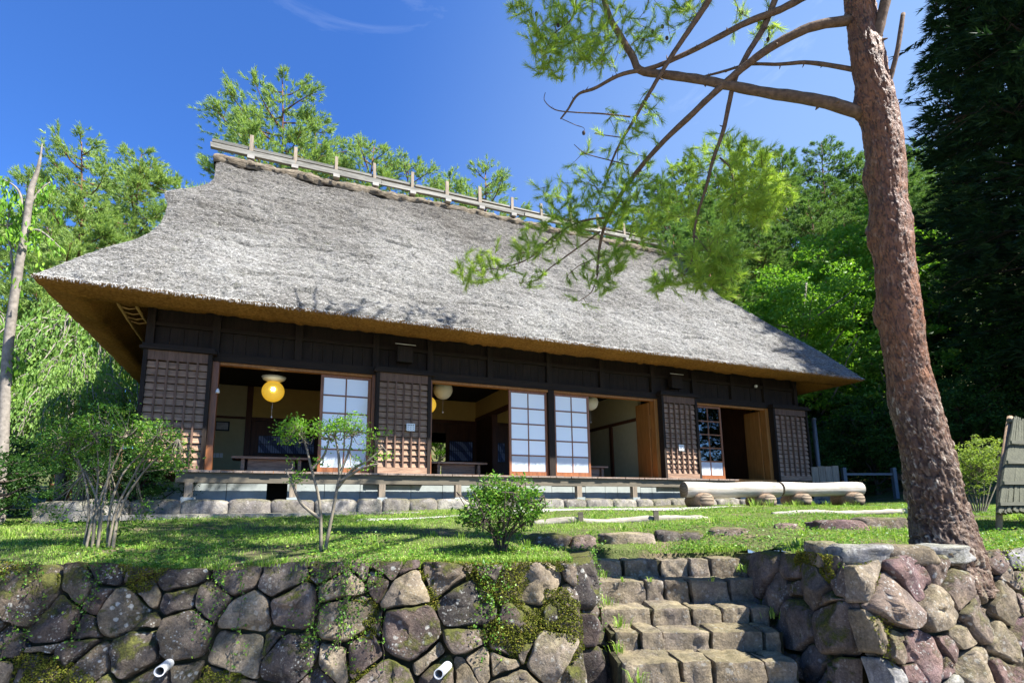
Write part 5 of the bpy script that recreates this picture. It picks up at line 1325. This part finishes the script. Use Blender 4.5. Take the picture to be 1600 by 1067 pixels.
# clumps of foliage: (px, py, depth, spread px, shoots)
CL = [(905, 30, 5.0, 60, 120), (850, 25, 4.95, 45, 75), (960, 45, 5.0, 50, 75), (870, 75, 4.9, 42, 75), (930, 80, 4.95, 40, 65), (860, 108, 4.9, 20, 26), (838, 62, 4.85, 22, 22), (800, 8, 4.8, 20, 16), (1030, 15, 5.0, 45, 48), (1070, 25, 4.9, 32, 34), (1010, 60, 4.95, 28, 20),
      (1160, 20, 4.9, 26, 14), (1185, 40, 4.8, 24, 16), (1200, 55, 4.8, 18, 12), (1010, 165, 5.05, 30, 16), (1000, 200, 5.1, 34, 22), (960, 180, 5.0, 20, 8), (985, 240, 5.15, 34, 26), (930, 235, 5.1, 24, 10),
      (1150, 235, 4.95, 30, 60), (1185, 265, 4.9, 34, 84), (1205, 305, 4.85, 28, 75), (1165, 310, 4.9, 36, 84), (1140, 280, 4.95, 28, 42), (1195, 335, 4.85, 22, 42), (1110, 235, 5.1, 26, 30), (1080, 265, 5.2, 34, 40),
      (1110, 392, 5.1, 30, 66), (1140, 410, 5.05, 24, 60), (1085, 425, 5.15, 34, 72), (1035, 445, 5.1, 24, 40), (1120, 440, 5.1, 28, 48), (1060, 395, 5.2, 26, 24), (1090, 340, 5.2, 22, 18), 
      (945, 420, 5.5, 32, 52), (968, 405, 5.45, 22, 34), (935, 450, 5.5, 18, 16), (740, 424, 5.4, 30, 46), (775, 412, 5.4, 26, 26), (812, 392, 5.45, 30, 30), (850, 365, 5.45, 34, 40), (890, 345, 5.4, 36, 60), (930, 330, 5.4, 38, 66), (975, 320, 5.35, 36, 54), (1010, 345, 5.3, 36, 46), (900, 290, 5.2, 36, 34), (950, 285, 5.2, 34, 38), (1010, 285, 5.2, 34, 36), (860, 310, 5.2, 28, 24), (1045, 320, 5.2, 30, 36), (990, 375, 5.4, 30, 26),
      (835, 440, 5.4, 20, 9), (800, 440, 5.4, 18, 6), (900, 440, 5.45, 22, 8), (905, 470, 5.45, 18, 6), (850, 400, 5.45, 30, 16), (720, 430, 5.4, 10, 8)]
SP = []; 
for px, py, D, s_, n in CL:
    c = at(px, py, D); rr = s_ / 850 * D * 1.35; n = int(n * .62)
    q = unit(rp.normal(size=(n, 3))) * (rp.random((n, 1)) ** .45) * rr * [1, 1.15, .85]; SP.append(c + q)
SP = np.vstack(SP)
# upper crown, above and beyond the top of the view
UP = []; 
while len(UP) < 96:
    c = np.array([rp.uniform(-.1, 5.7), rp.uniform(-.2, 7.6), EYE + rp.uniform(6.2, 9.6)])
    if c[0] - .73 * (c[2] - EYE - 2.5) > -.15 and c[1] > 1.3: continue
    pts = c + unit(rp.normal(size=(44, 3))) * (rp.random((44, 1)) ** .4) * [.60, .60, .30]; UP.append(pts)
UP = np.vstack(UP)
pp_ = (UP[:, 2] - EYE) * .98 - UP[:, 1] * 1.0
UP = UP[(pp_ > .9) | (UP[:, 1] < .5)]
# twigs: grow from the nearest wood to every shoot
def grow(shoots, nodes, rad, mb, step=.16, r_=.0022):
    nodes = list(nodes); NP = np.array(nodes); par_d = None; dirs = []
    d0 = np.array([np.min(np.linalg.norm(NP - s, axis=1)) for s in shoots]); order = np.argsort(d0); D = np.zeros((len(shoots), 3))
    buf = NP.copy(); cnt = len(buf); buf = np.vstack([buf, np.zeros((len(shoots) * 3, 3))])
    for i in order:
        s = shoots[i]; k = np.argmin(np.einsum('ij,ij->i', buf[:cnt] - s, buf[:cnt] - s)); a = buf[k]; L_ = np.linalg.norm(s - a)
        if L_ < 1e-3: L_ = 1e-3
        mid = (a + s) / 2 + rp.normal(0, .05 * L_, 3) - np.array([0, 0, .06 * L_]); c = [a, (a + mid) / 2 + rp.normal(0, .01, 3) * L_, mid, s]
        mb.tube(np.array(c) - PO, [r_ + .006 * min(1, L_ * 2), r_ + .004 * min(1, L_ * 2), r_ + .002 * min(1, L_), r_], 4, cap=False)
        buf[cnt] = s; buf[cnt + 1] = mid; cnt += 2; D[i] = (s - mid) / (np.linalg.norm(s - mid) + 1e-6)
    return D
nodes = np.vstack([c[len(c) // 5:] for c, _ in BR]); tw = MB(); DS = grow(SP, nodes, None, tw)
tag(tw.build('twigs', M['branch'], pine), kind='stuff')
DS = unit(DS + rp.normal(0, .35, DS.shape) + [0, 0, .25])
V = needle_mesh(SP - PO - DS * .10, DS, rp.uniform(.10, .17, len(SP)), 64, .092, .0044, rp, (.30, .95))
tag(link('needles', soup('needles', V, M['needleF']), pine), kind='stuff')
# upper limbs and crown
tw = MB(); un = []
for _ in range(17):
    a_ = rp.uniform(0, 6.28); z0 = rp.uniform(5.4, 9.2); base = np.array([3.45, 4.1, EYE + z0]); tip = np.array([2.0 + 4.0 * math.cos(a_), 3.9 + 3.7 * math.sin(a_), EYE + z0 + rp.uniform(.3, 1.0)])
    c = curve([base, base * .6 + tip * .4 + [0, 0, .2], tip], 14); 
    ok = ((c[:, 2] - EYE) * .98 - c[:, 1] > .7) | (c[:, 1] < .5)
    if not ok.all() or (tip[0] > 5.2 and tip[1] < 3): continue
    m_ = MB(); m_.tube(c - PO, np.linspace(.05, .015, 14), 7); m_.build('upper_limb', M['branch'], pine); un.append(c)
DU = grow(UP, np.vstack(un), None, tw, r_=.004); tag(tw.build('upper_twigs', M['branch'], pine), kind='stuff')
DU = unit(DU + rp.normal(0, .4, DU.shape) + [0, 0, .3]); V = needle_mesh(UP - PO - DU * .1, DU, rp.uniform(.12, .2, len(UP)), 30, .11, .015, rp)
tag(link('upper_needles', soup('upper_needles', V, M['needleF']), pine), kind='stuff')
# cones
def cone(px, py, D):
    c = at(px, py, D); V, F = boulder(.018, .018, .024, 3, 10, 8, 1, .1); m_ = MB(); m_.raw(V + c - PO, F, smooth=True); m_.build('cone', M['barkD'], pine)
for a_ in ((872, 40, 4.9), (905, 65, 4.9), (950, 30, 4.95), (1020, 50, 4.95), (1035, 42, 4.95), (1042, 60, 4.95), (1159, 20, 4.85), (1202, 44, 4.8), (1207, 43, 4.8), (1200, 62, 4.8), (912, 208, 5.0), (838, 22, 4.9), (1005, 62, 4.95), (860, 90, 4.9)): cone(*a_)

# ------------------------------------------------------------------ turf, clover, moss and creepers
def blades(n, x0, x1, ymax, h0, h1, w0, seed, dens=lambda x, y: 1.0, lean=.5):
    r = np.random.default_rng(seed); X = r.uniform(x0, x1, n); T = r.random(n) ** 1.5 * ymax; Y = wall_front(np.clip(X, -12, 12)) + .02 + T
    ok = r.random(n) < dens(X, Y); X, Y = X[ok], Y[ok]
    lx = (X - HO[0]) * dX[0] + (Y - HO[1]) * dX[1]; ly = (X - HO[0]) * dY[0] + (Y - HO[1]) * dY[1]
    ok = ~((ly > -.62) & (lx > -3.6) & (lx < 12.6)); X, Y = X[ok], Y[ok]; n = len(X)
    B = np.stack([X, Y, gz(X, Y) - .008], 1); a = r.uniform(0, 6.28, n); ln = np.abs(r.normal(0, lean, n))[:, None]
    tall = .6 + .9 * fbm(np.stack([X * 1.8, Y * 1.8, X * 0], 1), 3, 91)[:, None] ** 1.5
    h = r.uniform(h0, h1, (n, 1)) * tall; d = np.stack([np.cos(a), np.sin(a), np.zeros(n)], 1); s = np.stack([-np.sin(a), np.cos(a), np.zeros(n)], 1) * (w0 * r.uniform(.6, 1.3, (n, 1)))
    m1 = B + d * h * ln * .35 + np.array([0, 0, 1]) * h * .6; t1 = B + d * h * ln + np.array([0, 0, 1]) * h * (1 - .25 * ln)
    return np.stack([B - s, B + s, m1 + s * .8, m1 - s * .8], 1).reshape(-1, 3), np.stack([m1 - s * .8, m1 + s * .8, t1], 1).reshape(-1, 3)
bare = lambda X, Y: np.clip(1.3 - 1.25 * smooth((fbm(np.stack([X * 1.1, Y * 1.6, X * 0], 1), 3, 93) - .54) * 9), .1, 1) * (1 - .92 * (np.abs(Y - (8.1 + .40 * (X + 2) + .35 * np.sin(X * 1.3))) < .24 + .26 * np.exp(-((X - 1.6) / 1.5) ** 2)) * (X > -2) * (X < 6.4))
M['grass'] = m_leaf('lawn_grass', (.13, .27, .03), (.32, .46, .08), (.50, .50, .26), .40, .5, .25)
Qa, Ta = blades(240000, -7.5, 9.5, 7.0, .018, .050, .0030, 92, bare)
V = np.vstack([Qa, Ta]); g = link('grass', new_mesh('grass', V, [np.arange(len(Qa)).reshape(-1, 4), len(Qa) + np.arange(len(Ta)).reshape(-1, 3)], M['grass'])); tag(g, 'short patchy green grass covering the terrace lawn', 'grass', kind='stuff')
def clover():
    r = np.random.default_rng(94); n = 52000; X = r.uniform(-7, 9, n); T = r.random(n) ** 1.6 * 5.5; Y = wall_front(np.clip(X, -12, 12)) + .04 + T
    dn = smooth((fbm(np.stack([X * 1.4, Y * 1.4, X * 0], 1), 3, 95) - .43) * 8); ok = r.random(n) < dn; X, Y = X[ok], Y[ok]
    lx = (X - HO[0]) * dX[0] + (Y - HO[1]) * dX[1]; ly = (X - HO[0]) * dY[0] + (Y - HO[1]) * dY[1]; ok = ~((ly > -.65) & (lx > -3.6)); X, Y = X[ok], Y[ok]
    P = np.stack([X, Y, gz(X, Y) + r.uniform(.008, .045, len(X))], 1); return soup('clover', leaf_soup(P, .026, r, 1.6, .9), M['leafG'], True)
tag(link('clover', clover()), 'low round leaved ground cover mixed into the lawn', 'ground cover', kind='stuff')
# taller tufts: base of the shrubs, wall edge, straw shelter
def tufts(name, spots, h, label, mat='grass', per=60, w_=.004, cat='grass'):
    r = np.random.default_rng(len(spots) * 7); Q = []; T = []
    for x, y, z, s_ in spots:
        n = int(per * s_); a = r.uniform(0, 6.28, n); rr = np.abs(r.normal(0, .05, n)) * s_; B = np.stack([x + rr * np.cos(a), y + rr * np.sin(a), np.full(n, z)], 1)
        d = np.stack([np.cos(a), np.sin(a), np.zeros(n)], 1); sd = np.stack([-np.sin(a), np.cos(a), np.zeros(n)], 1) * w_; hh = h * s_ * r.uniform(.5, 1.1, (n, 1)); ln = r.uniform(.2, .8, (n, 1))
        m1 = B + d * hh * ln * .4 + np.array([0, 0, 1]) * hh * .65; t1 = B + d * hh * ln + np.array([0, 0, 1]) * hh * (1 - .45 * ln)
        Q.append(np.stack([B - sd, B + sd, m1 + sd * .8, m1 - sd * .8], 1).reshape(-1, 3)); T.append(np.stack([m1 - sd * .8, m1 + sd * .8, t1], 1).reshape(-1, 3))
    Q = np.vstack(Q); T = np.vstack(T); V = np.vstack([Q, T])
    o = link(name, new_mesh(name, V, [np.arange(len(Q)).reshape(-1, 4), len(Q) + np.arange(len(T)).reshape(-1, 3)], M[mat])); return tag(o, label, cat, kind='stuff')
r_ = np.random.default_rng(14)
sp_ = [(x, float(wall_front(np.array(x))) + r_.uniform(0, .12), EYE - .42 + r_.uniform(-.02, .02), r_.uniform(.5, 1.1)) for x in np.r_[np.arange(-6.5, .6, .085), np.arange(2.6, 7, .16)]]
tufts('wall_top_grass', sp_, .07, 'grass tufts overhanging the top of the stone walls')
sp_ = [(x, y, gzf(x, y), s_) for x, y, s_ in [(r_.uniform(-7, 8), r_.uniform(4.9, 9.2), r_.uniform(.5, 1.1)) for _ in range(230)] if not (.5 < x < 2.6 and y < 5.9) and y < 8.7 + .42 * (x + 2.9) - .5]
tufts('tall_grass', sp_, .10, 'taller grass tufts scattered over the lawn', per=26)
sp_ = [(5.05 + r_.uniform(-.25, .2), 6.2 + r_.uniform(-.1, .4), gzf(5, 6.2), 1.2) for _ in range(9)]
tufts('spiky_plant', sp_, .30, 'spiky long leaved green plant between the pine trunk and the straw shelter', per=26, w_=.008, cat='plant')
sp_ = [(4.3 + .35 * k + r_.uniform(-.1, .1), 10.1 + .1 * k, gzf(4.3 + .35 * k, 10.1), r_.uniform(.7, 1.2)) for k in range(9)]
tufts('bench_grass', sp_, .17, 'grass tufts growing at the feet of the log benches', per=34)
M['moss'] = m_plain('olive_moss', (.085, .095, .012), 1.0, .5, 40, 1.0)
M['mossb'] = m_leaf('moss_tips', (.07, .085, .012), (.17, .18, .03), (.16, .12, .03), .2, .9, .05)
def on_wall(f, u, v, h): return f(np.stack([u, v, h], 1))
def moss(name, f, Lw, n, seed, label, vmax=1.1, thr=.55, u0=0):
    r = np.random.default_rng(seed); u = r.uniform(u0, Lw, n * 3); v = r.uniform(0, vmax, n * 3); q = fbm(np.stack([u * 1.9, v * 2.3, u * 0], 1), 4, seed)
    ok = q > thr; u, v, q = u[ok][:n], v[ok][:n], q[ok][:n]; h = .018 + .05 * smooth((q - thr) / .12) * r.uniform(.6, 1.1, len(u)) 
    P = on_wall(f, u, v, h); return tag(link(name, soup(name, leaf_soup(P, .016, r, .6, .7), M['mossb'], True)), label, 'moss', kind='stuff')
moss('moss', fL, LwL, 74000, 201, 'olive moss cushions in the joints of the long left wall', thr=.545)
moss('moss', fR, LwR, 16000, 202, 'small moss patches between the sunlit stones of the right wall', thr=.62)
moss('moss', fCR, 1.5, 12000, 203, 'moss on the dark side wall right of the stairs', thr=.55)
def creeper(name, f, Lw, strands, seed, label, mat='leafG', u0=0, u1=None):
    r = np.random.default_rng(seed); P = []; m_ = MB()
    for _ in range(strands):
        c = r.choice([.55, 1.5, 2.4, 3.1, 3.9, 4.3, 5.2, 5.9, 6.1, 6.2, 7.2]) if u1 is None else r.uniform(u0, u1); u = c + r.normal(0, .10); ln = r.uniform(.12, .75); n = 14; t = np.linspace(0, 1, n)
        uu = u + np.cumsum(r.normal(0, .018, n)); vv = -.01 + ln * t; hh = .06 + .025 * np.sin(t * 9 + r.random() * 6) + .02
        pts = on_wall(f, uu, vv, hh)
        if _ % 2 == 0: m_.tube(pts, .002, 3, cap=False)
        k = r.integers(0, n, int(70 * ln) + 8); P.append(pts[k] + r.normal(0, .016, (len(k), 3)))
    if m_.n == 0: return
    o = empty(name, tuple(P[0][0]), 0, label, 'creeper'); s = m_.build('stems', M['barkD'], o, tuple(-P[0][0])); tag(s, kind='stuff')
    tag(link('leaves', soup('leaves', leaf_soup(np.vstack(P), .021, r, .3, .75), M[mat], True), o, tuple(-P[0][0])), kind='stuff')
creeper('creeper', fL, LwL, 90, 301, 'small leaved green creeper hanging over the long left wall')
creeper('creeper', fCL, 1.1, 14, 302, 'green creeper along the foot of the stairs at their left side', u0=.2, u1=1.0)
creeper('creeper', fR, LwR, 8, 303, 'small leafy weed growing between the sunlit stones at the right', 'leafY', u0=1.5, u1=1.9)
# step weeds
sp_ = [(.86 + r_.uniform(0, .12), y - .02, z + EYE, .8) for y, z in ((5.25, -.64), (4.95, -.83), (4.65, -.95), (4.40, -1.08), (4.05, -1.2))] + [(x, 5.04, EYE - .65, .45) for x in (1.1, 1.35, 1.9)] + [(2.28, 5.25, EYE - .6, .8), (2.25, 4.7, EYE - .9, .8)]
tufts('step_weeds', sp_, .13, 'grass weeds growing in the corners of the stone stairs', per=30)
